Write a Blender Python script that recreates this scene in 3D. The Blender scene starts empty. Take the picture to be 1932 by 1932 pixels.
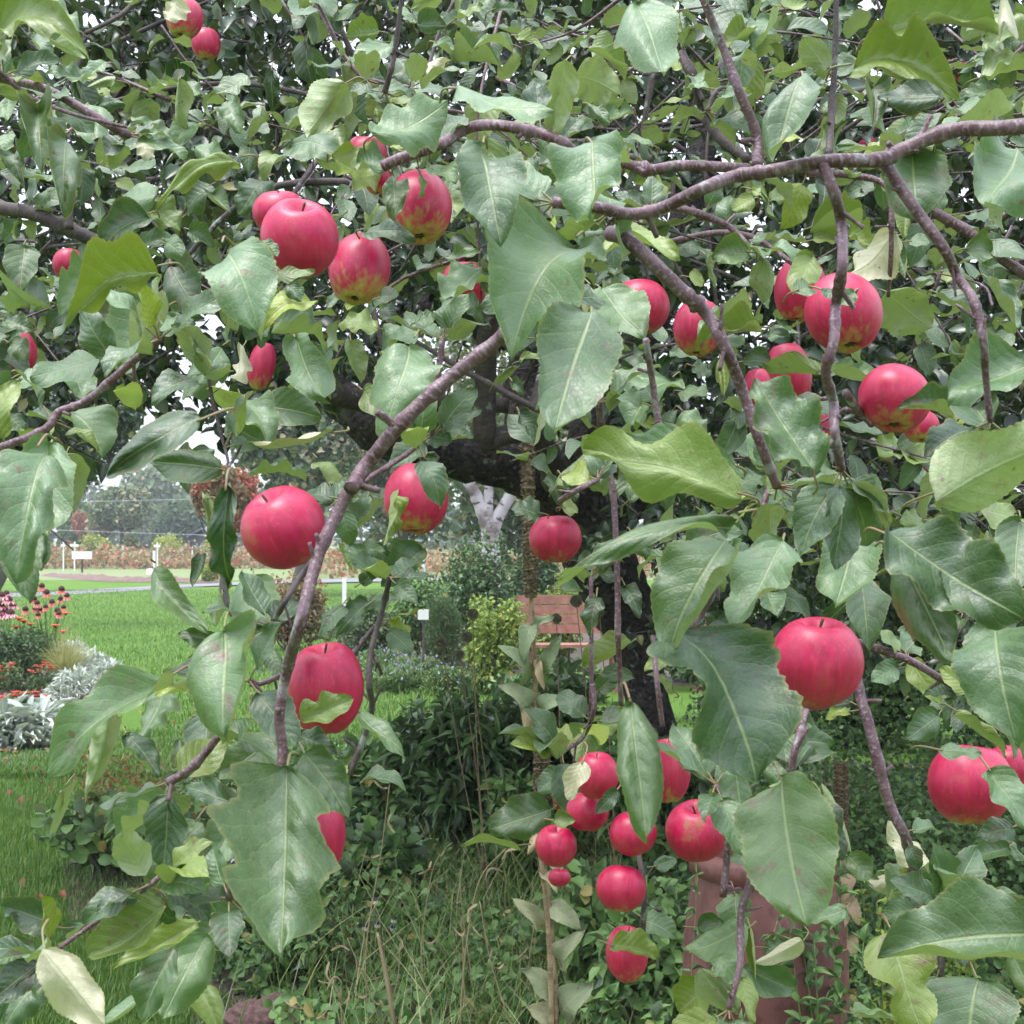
import bpy, math, random
import numpy as np
from mathutils import Vector
random.seed(7); rng = np.random.default_rng(7)
R = math.radians
C = bpy.context.scene.collection
sc = bpy.context.scene

# ------------------------------------------------------------------ camera
CAMZ = 1.55; F = 2654.0; CX = 966.0; HOR = 1010.0
PITCH = math.atan((HOR - CX) / F)
cam_d = bpy.data.cameras.new('camera'); cam = bpy.data.objects.new('camera', cam_d); C.objects.link(cam)
cam.location = (0, 0, CAMZ); cam.rotation_euler = (R(90) + PITCH, 0, 0)
cam_d.sensor_width = 36; cam_d.lens = 36 * F / 1932; cam_d.clip_start = 0.05; cam_d.clip_end = 2000
cam_d.dof.use_dof = True; cam_d.dof.focus_distance = 2.0; cam_d.dof.aperture_fstop = 30.0
sc.camera = cam
sc.view_settings.view_transform = 'Standard'; sc.view_settings.look = 'None'; sc.view_settings.gamma = 1
sc.view_settings.exposure = 1.32

# ------------------------------------------------------------------ overcast sky and soft sun
SUN_EL, SUN_AZ = 72, 235          # behind the camera, a little to the left
w = bpy.data.worlds.new("World"); sc.world = w; w.use_nodes = True
nt = w.node_tree; bg = nt.nodes['Background']
sky = nt.nodes.new('ShaderNodeTexSky'); sky.sky_type = 'NISHITA'; sky.sun_disc = False
sky.sun_elevation = R(SUN_EL); sky.sun_rotation = R(SUN_AZ); sky.air_density = 1.0; sky.dust_density = 3.0
mx = nt.nodes.new('ShaderNodeMix'); mx.data_type = 'RGBA'; mx.inputs[0].default_value = 0.72
tcw = nt.nodes.new('ShaderNodeTexCoord'); sxw = nt.nodes.new('ShaderNodeSeparateXYZ'); nt.links.new(tcw.outputs['Generated'], sxw.inputs[0])
mrw = nt.nodes.new('ShaderNodeMapRange'); nt.links.new(sxw.outputs[2], mrw.inputs[0]); mrw.inputs[1].default_value = 0.0; mrw.inputs[2].default_value = 0.95
gw = nt.nodes.new('ShaderNodeMix'); gw.data_type = 'RGBA'; nt.links.new(mrw.outputs[0], gw.inputs[0])      # overcast: brighter overhead than at the horizon
gw.inputs[6].default_value = (5.6, 5.9, 6.5, 1); gw.inputs[7].default_value = (17.5, 18.9, 21.5, 1)
nt.links.new(gw.outputs[2], mx.inputs[7])
nt.links.new(sky.outputs[0], mx.inputs[6]); nt.links.new(mx.outputs[2], bg.inputs[0])
bg.inputs[1].default_value = 0.095
sd = bpy.data.lights.new('sun', 'SUN'); sun = bpy.data.objects.new('sun', sd); C.objects.link(sun)
sd.energy = 1.45; sd.angle = R(24); sd.color = (1, 0.97, 0.93)
_e, _a = R(SUN_EL), R(SUN_AZ)
_dir = Vector((math.sin(_a) * math.cos(_e), math.cos(_a) * math.cos(_e), math.sin(_e)))
sun.rotation_euler = (-_dir).to_track_quat('-Z', 'Y').to_euler(); sun.location = (0, -3, 8)
sc.cycles.max_bounces = 6; sc.cycles.transparent_max_bounces = 8; sc.cycles.diffuse_bounces = 3
sc.cycles.sample_clamp_indirect = 6

# ------------------------------------------------------------------ helpers: where things stand
cp, sp = math.cos(PITCH), math.sin(PITCH)
def ray(px, py):
    x = (px - CX) / F; z = -(py - CX) / F
    return np.array([x, cp - z * sp, sp + z * cp])
def P(px, py, d):
    r = ray(px, py); return np.array([0, 0, CAMZ]) + r * (d / r[1])
def G(px, py, z=0.0):
    r = ray(px, py); t = (z - CAMZ) / r[2]; p = np.array([0, 0, CAMZ]) + r * t; p[2] = z; return p
def gz(px, d, z=0.0):              # column px at distance d, height z
    return np.array([(px - CX) / F * d, d, z])
def T(t, x, y):                    # nine survey tiles -> picture position
    return (643.0 * (t % 3) + x / 2.985, 642.6 * (t // 3) + y / 2.985)

def norm(a):
    return a / np.maximum(np.linalg.norm(a, axis=-1, keepdims=True), 1e-9)

# ------------------------------------------------------------------ helpers: meshes and tags
def build(name, V, Q, mat, parent=None, uv=None, tint=None, smooth=True, label=None, mats=None, midx=None):
    V = np.asarray(V, dtype=np.float32); Q = np.asarray(Q, dtype=np.int32)
    me = bpy.data.meshes.new(name)
    off = np.zeros(3, dtype=np.float32)
    if parent is not None: off = np.array(parent.matrix_world.translation if False else parent['_o'], dtype=np.float32)
    V = V - off
    n, k = Q.shape
    me.vertices.add(len(V)); me.vertices.foreach_set('co', V.ravel())
    me.loops.add(n * k); me.loops.foreach_set('vertex_index', Q.ravel())
    me.polygons.add(n); me.polygons.foreach_set('loop_start', np.arange(n, dtype=np.int32) * k)
    me.polygons.foreach_set('use_smooth', np.full(n, smooth))
    if mats:
        for m in mats: me.materials.append(m)
        me.polygons.foreach_set('material_index', np.asarray(midx, dtype=np.int32))
    else: me.materials.append(mat)
    if uv is not None:
        l = me.uv_layers.new(name='UVMap'); l.data.foreach_set('uv', np.asarray(uv, dtype=np.float32)[Q.ravel()].ravel())
    if tint is not None:
        a = me.attributes.new('tint', 'FLOAT_VECTOR', 'POINT'); a.data.foreach_set('vector', np.asarray(tint, dtype=np.float32).ravel())
    me.update(calc_edges=True); me.validate()
    o = bpy.data.objects.new(name, me); C.objects.link(o)
    if parent is not None: o.parent = parent
    o['_o'] = [float(v) for v in off]
    if label: o['label'] = label
    return o
def tag(o, label, cat, group=None, kind=None):
    o['label'] = label; o['category'] = cat
    if group: o['group'] = group
    if kind: o['kind'] = kind
    return o
def thing(name, loc, label, cat, group=None, kind=None):
    o = bpy.data.objects.new(name, None); C.objects.link(o); o.empty_display_size = 0.05
    o.location = [float(v) for v in loc]; o['_o'] = [float(v) for v in loc]
    return tag(o, label, cat, group, kind)
class Acc:                          # collects quads for ONE mesh
    def __init__(s): s.V = []; s.Q = []; s.U = []; s.T = []; s.n = 0
    def add(s, V, Q, U=None, t=(0.5, 0, 0)):
        V = np.asarray(V, float); s.V.append(V); s.Q.append(np.asarray(Q) + s.n)
        s.U.append(np.zeros((len(V), 2)) if U is None else U)
        tt = np.asarray(t, float); s.T.append(np.tile(tt, (len(V), 1)) if tt.ndim == 1 else tt)
        s.n += len(V); return s
    def build(s, name, mat, parent=None, **k):
        if not s.V: return None
        return build(name, np.concatenate(s.V), np.concatenate(s.Q), mat, parent, np.concatenate(s.U), np.concatenate(s.T), **k)

def spline(pts, per=6):
    p = np.asarray(pts, float)
    if len(p) < 3:
        t = np.linspace(0, 1, per + 1)[:, None]; return p[0] * (1 - t) + p[-1] * t
    q = np.vstack([2 * p[0] - p[1], p, 2 * p[-1] - p[-2]]); out = []
    for i in range(1, len(q) - 2):
        for k in range(per):
            t = k / per; a, b, c, d = q[i - 1], q[i], q[i + 1], q[i + 2]
            out.append(0.5 * (2 * b + (c - a) * t + (2 * a - 5 * b + 4 * c - d) * t * t + (3 * b - a - 3 * c + d) * t ** 3))
    out.append(p[-1]); return np.array(out)
def tube(acc, pts, r0, r1=None, seg=8, rough=0.0, per=6, t=(0.5, 0, 0), knots=0, smooth=True, radii=None):
    p = spline(pts, per) if smooth else np.asarray(pts, float); n = len(p)
    r1 = r0 if r1 is None else r1
    if radii is not None:
        rr = np.interp(np.linspace(0, 1, n), np.linspace(0, 1, len(radii)), radii)
    else: rr = np.linspace(r0, r1, n)
    if rough: rr = rr * (1 + rough * rng.normal(size=n))
    for _ in range(knots):
        c = rng.integers(1, n - 1); rr[c] *= 1.22; rr[c - 1] *= 1.08
    d = norm(np.gradient(p, axis=0))
    up = np.array([0.3, 0.2, 1.0]); up = up if abs(np.dot(norm(up), d[0])) < 0.9 else np.array([1.0, 0, 0])
    A = np.empty_like(p); a = norm(np.cross(d[0], up))
    for i in range(n):
        a = norm(a - d[i] * np.dot(a, d[i])); A[i] = a
    B = np.cross(d, A); th = np.linspace(0, 2 * math.pi, seg, endpoint=False)
    ring = A[:, None] * np.cos(th)[None, :, None] + B[:, None] * np.sin(th)[None, :, None]
    if rough: ring = ring * (1 + rough * 0.8 * rng.normal(size=(n, seg, 1)))
    V = (p[:, None] + ring * rr[:, None, None]).reshape(-1, 3)
    i = np.arange(n - 1)[:, None] * seg; j = np.arange(seg)[None]; j2 = (j + 1) % seg
    Q = np.stack([i + j, i + j2, i + seg + j2, i + seg + j], -1).reshape(-1, 4)
    L = np.concatenate([[0], np.cumsum(np.linalg.norm(np.diff(p, axis=0), axis=1))])
    U = np.stack([np.tile(th / 6.283, n), np.repeat(L, seg)], 1)
    V = np.vstack([V, p[0], p[-1]]); U = np.vstack([U, [0, 0], [0, L[-1]]])
    c0, c1 = n * seg, n * seg + 1; b = (n - 1) * seg
    cap = [[c0, (k + 2) % seg, k + 1, k] for k in range(0, seg - 1, 2)] + [[c1, b + k, b + k + 1, b + (k + 2) % seg] for k in range(0, seg - 1, 2)]
    acc.add(V, np.vstack([Q, cap]), U, t); return p, rr
def box(acc, c, s, rz=0, rx=0, t=(0.5, 0, 0)):
    q = np.array([[x, y, z] for x in (-1, 1) for y in (-1, 1) for z in (-1, 1)]) * np.array(s) / 2
    cx, sx = math.cos(rx), math.sin(rx); q = q @ np.array([[1, 0, 0], [0, cx, sx], [0, -sx, cx]])
    c_, s_ = math.cos(rz), math.sin(rz); q = q @ np.array([[c_, s_, 0], [-s_, c_, 0], [0, 0, 1]])
    acc.add(q + np.array(c), [[0, 1, 3, 2], [4, 6, 7, 5], [0, 4, 5, 1], [2, 3, 7, 6], [0, 2, 6, 4], [1, 5, 7, 3]], None, t)
def lathe(acc, c, prof, seg=32, t=(0.5, 0, 0)):
    pr = np.array(prof, float); th = np.linspace(0, 2 * math.pi, seg, endpoint=False); n = len(pr)
    V = np.stack([pr[:, 0][:, None] * np.cos(th), pr[:, 0][:, None] * np.sin(th), np.repeat(pr[:, 1][:, None], seg, 1)], -1).reshape(-1, 3) + np.array(c)
    i = np.arange(n - 1)[:, None] * seg; j = np.arange(seg)[None]; j2 = (j + 1) % seg
    acc.add(V, np.stack([i + j, i + j2, i + seg + j2, i + seg + j], -1).reshape(-1, 4), None, t)

# ------------------------------------------------------------------ helpers: materials
def new_mat(name):
    m = bpy.data.materials.new(name); m.use_nodes = True; return m, m.node_tree, m.node_tree.nodes['Principled BSDF']
def N(nt, t, **k):
    n = nt.nodes.new(t)
    for a, b in k.items(): setattr(n, a, b)
    return n
def mixc(nt, fac, a, b, mode='MIX'):
    m = N(nt, 'ShaderNodeMix', data_type='RGBA', blend_type=mode)
    for s, v in ((0, fac), (6, a), (7, b)):
        if isinstance(v, (int, float)): m.inputs[s].default_value = v
        elif isinstance(v, tuple): m.inputs[s].default_value = (*v, 1)
        else: nt.links.new(v, m.inputs[s])
    return m.outputs[2]
def math_(nt, op, a, b=None, clamp=False):
    m = N(nt, 'ShaderNodeMath', operation=op, use_clamp=clamp)
    for s, v in ((0, a), (1, b)):
        if v is None: continue
        if isinstance(v, (int, float)): m.inputs[s].default_value = v
        else: nt.links.new(v, m.inputs[s])
    return m.outputs[0]
def ramp(nt, v, lo, hi):
    m = N(nt, 'ShaderNodeMapRange', clamp=True); nt.links.new(v, m.inputs[0]); m.inputs[1].default_value = lo; m.inputs[2].default_value = hi
    return m.outputs[0]
def noise(nt, scale, detail=3, vec=None, coord='Object', stretch=None):
    if vec is None:
        tc = N(nt, 'ShaderNodeTexCoord'); vec = tc.outputs[coord]
    if stretch:
        mp = N(nt, 'ShaderNodeMapping'); nt.links.new(vec, mp.inputs[0]); mp.inputs['Scale'].default_value = stretch; vec = mp.outputs[0]
    n = N(nt, 'ShaderNodeTexNoise'); nt.links.new(vec, n.inputs['Vector']); n.inputs['Scale'].default_value = scale; n.inputs['Detail'].default_value = detail
    return n.outputs['Fac']
def bump(nt, b, h, strength, dist):
    n = N(nt, 'ShaderNodeBump'); n.inputs['Strength'].default_value = strength; n.inputs['Distance'].default_value = dist
    nt.links.new(h, n.inputs['Height']); nt.links.new(n.outputs[0], b.inputs['Normal'])

def plain(name, col, rough=0.7, var=0.35, scale=30, bmp=0.0, col2=None, metal=0):
    m, nt, b = new_mat(name)
    f = noise(nt, scale, 5)
    c2 = col2 or tuple(v * (1 - var) for v in col)
    nt.links.new(mixc(nt, ramp(nt, f, .35, .65), col, c2), b.inputs['Base Color']); b.inputs['Roughness'].default_value = rough; b.inputs['Metallic'].default_value = metal
    if bmp: bump(nt, b, f, 0.6, bmp)
    return m

def leaf_mat(name, dark, light, under, autumn, rough=0.42, trans=0.28, veins=False, blotch=(.16, .035, .06), spec=.5):
    m, nt, b = new_mat(name)
    at = N(nt, 'ShaderNodeAttribute', attribute_name='tint'); sx = N(nt, 'ShaderNodeSeparateXYZ'); nt.links.new(at.outputs['Vector'], sx.inputs[0])
    nz = noise(nt, 60 if veins else 8, 4)
    f = math_(nt, 'ADD', sx.outputs[0], math_(nt, 'MULTIPLY', math_(nt, 'SUBTRACT', nz, .5), .9), True)
    top = mixc(nt, f, dark, light)
    geo = N(nt, 'ShaderNodeNewGeometry')
    col = mixc(nt, geo.outputs['Backfacing'], top, mixc(nt, f, tuple(v * .72 for v in under), under))
    col = mixc(nt, sx.outputs[1], col, mixc(nt, geo.outputs['Backfacing'], autumn, tuple(a * .55 + u * .6 for a, u in zip(autumn, under))))
    h = None
    if veins:
        uv = N(nt, 'ShaderNodeUVMap'); su = N(nt, 'ShaderNodeSeparateXYZ'); nt.links.new(uv.outputs[0], su.inputs[0])
        au = math_(nt, 'ABSOLUTE', su.outputs[0])
        ph = math_(nt, 'SUBTRACT', math_(nt, 'MULTIPLY', su.outputs[1], 7.5), math_(nt, 'MULTIPLY', math_(nt, 'POWER', au, 1.25), 2.0))
        fr = math_(nt, 'ABSOLUTE', math_(nt, 'SUBTRACT', math_(nt, 'FRACT', ph), .5))
        lat = ramp(nt, fr, .075, .0); mid = ramp(nt, au, .055, .015)
        v = math_(nt, 'MAXIMUM', math_(nt, 'MULTIPLY', lat, .22), mid)
        col = mixc(nt, math_(nt, 'MULTIPLY', v, .55), col, (.30, .36, .16))
        edge = ramp(nt, au, .93, 1.0)
        col = mixc(nt, math_(nt, 'MULTIPLY', edge, .45), col, (.32, .28, .10))
        n2 = noise(nt, 48, 3); n3 = noise(nt, 230, 2)
        bf = math_(nt, 'MULTIPLY', ramp(nt, n2, .56, .68), math_(nt, 'MULTIPLY', sx.outputs[2], ramp(nt, n3, .35, .6)))
        col = mixc(nt, math_(nt, 'MULTIPLY', bf, .8), col, blotch)
        spt = noise(nt, 120, 1); sf = math_(nt, 'MULTIPLY', ramp(nt, spt, .72, .76), .7)
        col = mixc(nt, sf, col, (.13, .055, .03))
        vr = N(nt, 'ShaderNodeTexVoronoi', feature='DISTANCE_TO_EDGE'); vr.inputs['Scale'].default_value = 260; tcc = N(nt, 'ShaderNodeTexCoord'); nt.links.new(tcc.outputs['Object'], vr.inputs['Vector'])
        net = ramp(nt, vr.outputs['Distance'], .0, .12); col = mixc(nt, math_(nt, 'MULTIPLY', math_(nt, 'SUBTRACT', 1.0, net), .10), col, (.22, .28, .14))
        h = math_(nt, 'ADD', math_(nt, 'ADD', math_(nt, 'MULTIPLY', net, .12), math_(nt, 'MULTIPLY', v, -.6)), math_(nt, 'ADD', math_(nt, 'MULTIPLY', fr, .55), math_(nt, 'MULTIPLY', nz, 2.0)))
        bump(nt, b, h, .5, .0022)
        nt.links.new(math_(nt, 'ADD', math_(nt, 'MULTIPLY', nz, .25), rough - .1), b.inputs['Roughness'])
    else: b.inputs['Roughness'].default_value = rough
    b.inputs['Specular IOR Level'].default_value = spec
    if veins: b.inputs['Coat Weight'].default_value = .22; b.inputs['Coat Roughness'].default_value = .40
    nt.links.new(col, b.inputs['Base Color'])
    tr = N(nt, 'ShaderNodeBsdfTranslucent')
    nt.links.new(mixc(nt, .5, col, mixc(nt, 1.0, col, (1.5, 1.7, .5), 'MULTIPLY')), tr.inputs[0])
    ms = N(nt, 'ShaderNodeMixShader'); ms.inputs[0].default_value = trans
    nt.links.new(b.outputs[0], ms.inputs[1]); nt.links.new(tr.outputs[0], ms.inputs[2])
    nt.links.new(ms.outputs[0], nt.nodes['Material Output'].inputs[0])
    return m
M = {}
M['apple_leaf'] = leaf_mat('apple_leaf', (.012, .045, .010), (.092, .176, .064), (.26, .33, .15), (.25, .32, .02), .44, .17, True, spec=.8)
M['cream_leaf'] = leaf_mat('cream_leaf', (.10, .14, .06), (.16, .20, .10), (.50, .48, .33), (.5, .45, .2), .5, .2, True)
M['canopy_leaf'] = leaf_mat('canopy_leaf', (.004, .015, .006), (.034, .078, .026), (.12, .17, .08), (.24, .22, .05), .33, .10, spec=.7)  # darker copy of the apple leaf, crown shade put into the colour
M['far_green'] = leaf_mat('far_green', (.045, .085, .045), (.12, .17, .08), (.14, .19, .09), (.40, .30, .20), .6, .2)
M['shrub_dark'] = leaf_mat('shrub_dark', (.022, .064, .020), (.110, .200, .065), (.12, .17, .10), (.24, .22, .05), .42, .15)
M['shrub_blue'] = leaf_mat('shrub_blue', (.042, .112, .026), (.160, .280, .080), (.15, .21, .13), (.34, .26, .08), .5, .18)
M['shrub_yellow'] = leaf_mat('shrub_yellow', (.11, .19, .035), (.30, .38, .07), (.22, .28, .08), (.48, .40, .06), .5, .3)
M['silver'] = leaf_mat('silver', (.34, .40, .35), (.68, .72, .70), (.5, .55, .5), (.45, .45, .3), .75, .1)
M['autumn'] = leaf_mat('autumn', (.12, .13, .06), (.30, .24, .13), (.26, .20, .12), (.40, .080, .060), .6, .25)
M['grass'] = leaf_mat('grass', (.065, .145, .028), (.20, .31, .085), (.10, .2, .035), (.42, .36, .20), .5, .25)
M['dry'] = leaf_mat('dry', (.22, .17, .09), (.46, .38, .23), (.36, .29, .17), (.2, .12, .07), .7, .2)
M['petal_red'] = leaf_mat('petal_red', (.60, .02, .015), (.80, .06, .03), (.6, .04, .02), (.75, .20, .12), .5, .2)
M['petal_pink'] = leaf_mat('petal_pink', (.60, .20, .32), (.78, .38, .48), (.6, .25, .32), (.78, .22, .12), .5, .2)
M['petal_lilac'] = leaf_mat('petal_lilac', (.50, .48, .72), (.75, .73, .85), (.6, .6, .7), (.8, .6, .05), .5, .2)

def bark(name, c1, c2, ring=None, lichen=0.0, rough=.75, bd=.0012, su=5.0, sv=260.0):
    m, nt, b = new_mat(name)
    uv = N(nt, 'ShaderNodeUVMap')
    r = noise(nt, 1.0, 4, vec=uv.outputs[0], stretch=(su, sv, 1))
    g = noise(nt, 55, 4)
    col = mixc(nt, ramp(nt, g, .38, .62), c1, c2)
    if ring: col = mixc(nt, math_(nt, 'MULTIPLY', ramp(nt, r, .52, .66), .6), col, ring)
    if lichen:
        l = noise(nt, 28, 5); col = mixc(nt, math_(nt, 'MULTIPLY', ramp(nt, l, .62, .68), lichen), col, (.38, .42, .40))
    nt.links.new(col, b.inputs['Base Color']); b.inputs['Roughness'].default_value = rough
    bump(nt, b, math_(nt, 'ADD', r, g), .7, bd); return m
M['bark_near'] = bark('bark_near', (.150, .085, .105), (.070, .026, .032), (.33, .26, .30), .5, .45, .0018)
M['bark_mid'] = bark('bark_mid', (.085, .060, .060), (.045, .032, .034), (.14, .11, .11), .5, .7)
M['bark_old'] = bark('bark_old', (.060, .047, .048), (.014, .011, .012), (.095, .08, .08), .4, .9, .02, 9, 14)
M['bark_far'] = plain('bark_far', (.10, .085, .075), .9)
M['stalk'] = bark('stalk', (.26, .19, .11), (.15, .10, .055), (.33, .27, .17), 0, .8)
M['petiole'] = plain('petiole', (.22, .12, .08), .5, col2=(.16, .19, .06), scale=40)

def birch():
    m, nt, b = new_mat('birch_bark'); uv = N(nt, 'ShaderNodeUVMap')
    r = noise(nt, 1, 4, vec=uv.outputs[0], stretch=(2.5, 13, 1)); g = noise(nt, 2.2, 4)
    col = mixc(nt, ramp(nt, r, .57, .63), (.44, .40, .42), (.06, .045, .05))
    col = mixc(nt, ramp(nt, g, .52, .60), col, (.17, .13, .13))
    nt.links.new(col, b.inputs['Base Color']); b.inputs['Roughness'].default_value = .8; bump(nt, b, r, .5, .01); return m
M['birch'] = birch()

def apple_mat():
    m, nt, b = new_mat('apple_skin'); tc = N(nt, 'ShaderNodeTexCoord'); oi = N(nt, 'ShaderNodeObjectInfo')
    sc_ = N(nt, 'ShaderNodeSeparateColor'); nt.links.new(oi.outputs['Color'], sc_.inputs[0])
    off = N(nt, 'ShaderNodeVectorMath', operation='ADD'); nt.links.new(tc.outputs['Object'], off.inputs[0])
    mul = math_(nt, 'MULTIPLY', oi.outputs['Random'], 40.0); cb = N(nt, 'ShaderNodeCombineXYZ')
    nt.links.new(mul, cb.inputs[0]); nt.links.new(mul, cb.inputs[1]); nt.links.new(cb.outputs[0], off.inputs[1])
    st = noise(nt, 5.5, 5, vec=off.outputs[0], stretch=(1, 1, .16)); bl = noise(nt, 1.3, 3, vec=off.outputs[0]); fine = noise(nt, 26, 3, vec=off.outputs[0])
    red = mixc(nt, ramp(nt, st, .30, .80), (.47, .002, .066), (.25, .001, .028))
    red = mixc(nt, math_(nt, 'MULTIPLY', ramp(nt, bl, .42, .66), .35), red, (.60, .035, .105))
    so = N(nt, 'ShaderNodeSeparateXYZ'); nt.links.new(tc.outputs['Object'], so.inputs[0])
    # green-yellow towards the calyx end and on one cheek; amount differs per fruit
    low = math_(nt, 'ADD', math_(nt, 'MULTIPLY', so.outputs[2], -.85), math_(nt, 'MULTIPLY', math_(nt, 'SUBTRACT', st, .5), 1.1))
    low = math_(nt, 'ADD', low, math_(nt, 'MULTIPLY', math_(nt, 'SUBTRACT', bl, .5), .9))
    gf = ramp(nt, math_(nt, 'ADD', low, sc_.outputs[0]), .92, 1.42)
    col = mixc(nt, gf, red, (.36, .34, .07))
    vo = N(nt, 'ShaderNodeTexVoronoi'); vo.inputs['Scale'].default_value = 9; nt.links.new(off.outputs[0], vo.inputs['Vector'])
    col = mixc(nt, math_(nt, 'MULTIPLY', ramp(nt, vo.outputs['Distance'], .085, .03), .7), col, (.72, .36, .30))
    s2 = noise(nt, 15, 4, vec=off.outputs[0], stretch=(1, 1, .10)); col = mixc(nt, math_(nt, 'MULTIPLY', ramp(nt, s2, (.54), .72), .22), col, (.66, .09, .13))
    rs = math_(nt, 'MULTIPLY', ramp(nt, math_(nt, 'ADD', bl, math_(nt, 'MULTIPLY', fine, .25)), .74, .80), .85)
    col = mixc(nt, math_(nt, 'MULTIPLY', rs, sc_.outputs[1]), col, (.30, .13, .06))
    top = ramp(nt, math_(nt, 'ADD', so.outputs[2], math_(nt, 'MULTIPLY', fine, .2)), .86, .70)
    nt.links.new(col, b.inputs['Base Color']); b.inputs['Roughness'].default_value = .40
    b.inputs['Subsurface Weight'].default_value = .0; b.inputs['Coat Weight'].default_value = .10; b.inputs['Coat Roughness'].default_value = .22; b.inputs['Subsurface Radius'].default_value = (.01, .003, .002); b.inputs['Subsurface Scale'].default_value = .3
    nt.links.new(math_(nt, 'ADD', math_(nt, 'MULTIPLY', fine, .25), .30), b.inputs['Roughness'])
    bump(nt, b, math_(nt, 'ADD', fine, st), .12, .0010); return m
M['apple'] = apple_mat()
M['apple_spot'] = plain('apple_spot', (.40, .26, .13), .8, .5, 90, .0006)
M['stem'] = plain('stem', (.11, .06, .04), .7)

# ------------------------------------------------------------------ leaf shapes
def prof(v):
    return np.sin(math.pi * np.clip(v, 0, 1) ** .84) ** .56 * (1.06 - .24 * v) * np.where(v > .90, np.clip((1 - v) / .10, 0, 1) ** .25, 1)
def leaf_template(nv=20, nu=8, bend=.1, fold=.12, wave=.05, k=2.0, twist=0.0, bow=0.0, serr=.05, ph=0.0, ripple=0.0, bite=0, curl=(0, 0)):
    v = np.linspace(0, 1, nv + 1); u = np.linspace(-1, 1, nu + 1)
    VV, UU = np.meshgrid(v, u, indexing='ij'); wd = prof(VV)
    ser = 1 + serr * np.where(np.abs(UU) > .99, np.where(np.arange(nv + 1)[:, None] % 2 == 0, 1, -1) * 1.0, 0) + .06 * np.sin(7 * VV + ph * 3 + UU) + (.05 * np.sin(15 * VV + ph * 5 + 2 * UU) if nv > 12 else 0)
    wd = wd * ser
    if bite:
        for s, c, r in [(1, .35 + .4 * rng.random(), .10), (-1, .3 + .4 * rng.random(), .08)][:bite]:
            wd = np.where(UU * s > .2, wd * (1 - .42 * np.exp(-((VV - c) / r) ** 2)), wd)
    lat = UU * wd * .5
    z = fold * np.abs(UU) * wd * .5 - bend * 4 * (VV - .45) ** 2 + wave * np.sin(2 * math.pi * k * VV + ph + np.sign(UU) * .9) * UU ** 2
    if ripple: z = z + ripple * np.cos(2 * math.pi * (7.5 * VV - 2 * np.abs(UU) ** 1.25)) * np.sqrt(np.abs(UU)) * wd
    if nv > 12:
        for _ in range(3):
            f1, f2, p3 = rng.uniform(2, 7), rng.uniform(1, 3.5), rng.uniform(0, 6.28); z = z + .020 * np.sin(f1 * VV + f2 * UU + p3)
        for s_, amt in ((-1, curl[0]), (1, curl[1])):
            z = z + np.where(UU * s_ > 0, amt * np.abs(UU) ** 3 * wd * .5, 0); lat = np.where(UU * s_ > 0, lat * (1 - .35 * abs(amt) * np.abs(UU) ** 2), lat)
    a = twist * (VV - .4); ca, sa = np.cos(a), np.sin(a)
    lat, z = lat * ca - z * sa * .6, lat * sa * .6 + z * ca
    lat = lat + bow * 4 * VV * (1 - VV)
    V = np.stack([VV, lat, z], -1).reshape(-1, 3)
    i = np.arange(nv)[:, None] * (nu + 1); j = np.arange(nu)[None]
    Q = np.stack([i + j, i + j + nu + 1, i + j + nu + 2, i + j + 1], -1).reshape(-1, 4)
    return V, Q, np.stack([UU.ravel(), VV.ravel()], 1)
def low_template(kind='leaf', fold=.18, bend=.12):
    if kind == 'leaf':      # 8 quads
        v = np.array([0, .28, .6, .85, 1]); wd = np.array([.04, .45, .46, .22, .01])
    elif kind == 'round':
        v = np.array([0, .2, .5, .8, 1]); wd = np.array([.1, .48, .58, .42, .05])
    elif kind == 'blade':
        v = np.array([0, .5, 1]); wd = np.array([.5, .4, .03])
    V = []; U = []
    for a, b in zip(v, wd):
        for s in (-1, 0, 1):
            V.append([a, s * b, abs(s) * b * fold * 2 - bend * (a - .3) ** 2 * 2]); U.append([s, a])
    n = len(v); Q = [[i * 3 + j, i * 3 + 3 + j, i * 3 + 4 + j, i * 3 + 1 + j] for i in range(n - 1) for j in (0, 1)]
    return np.array(V), np.array(Q), np.array(U)
LOW = [low_template('leaf', f, b) for f, b in ((.18, .12), (.35, .3), (.1, -.15), (.28, .45))]
MID = [leaf_template(8, 4, *(rng.uniform([-.1, .05, .02, 1], [.25, .3, .07, 3])), twist=rng.uniform(-1, 1), serr=0.0, ph=rng.uniform(0, 6)) for _ in range(8)]
ROUND = [low_template('round', .12, .2), low_template('round', .3, -.1)]
BLADE = [low_template('blade', .3, .3), low_template('blade', .2, .9)]
def scatter(acc, temps, pos, ax, nrm, L, W, tint):
    n = len(pos); L = np.broadcast_to(L, n); W = np.broadcast_to(W, n); ax = norm(ax)
    nrm = norm(nrm - ax * (nrm * ax).sum(1, keepdims=True)); lat = np.cross(nrm, ax)
    idx = rng.integers(0, len(temps), n)
    for k, (TV, TQ, TU) in enumerate(temps):
        s = np.where(idx == k)[0]
        if not len(s): continue
        V = pos[s, None] + ax[s, None] * (L[s, None, None] * TV[None, :, :1]) + lat[s, None] * (W[s, None, None] * TV[None, :, 1:2]) + nrm[s, None] * (L[s, None, None] * TV[None, :, 2:])
        Q = TQ[None] + (np.arange(len(s)) * len(TV))[:, None, None]
        acc.add(V.reshape(-1, 3), Q.reshape(-1, 4), np.tile(TU, (len(s), 1)), np.repeat(tint[s], len(TV), 0))
def rdir(n, zb=0.0):
    d = rng.normal(size=(n, 3)); d[:, 2] += zb; return norm(d)
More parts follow.
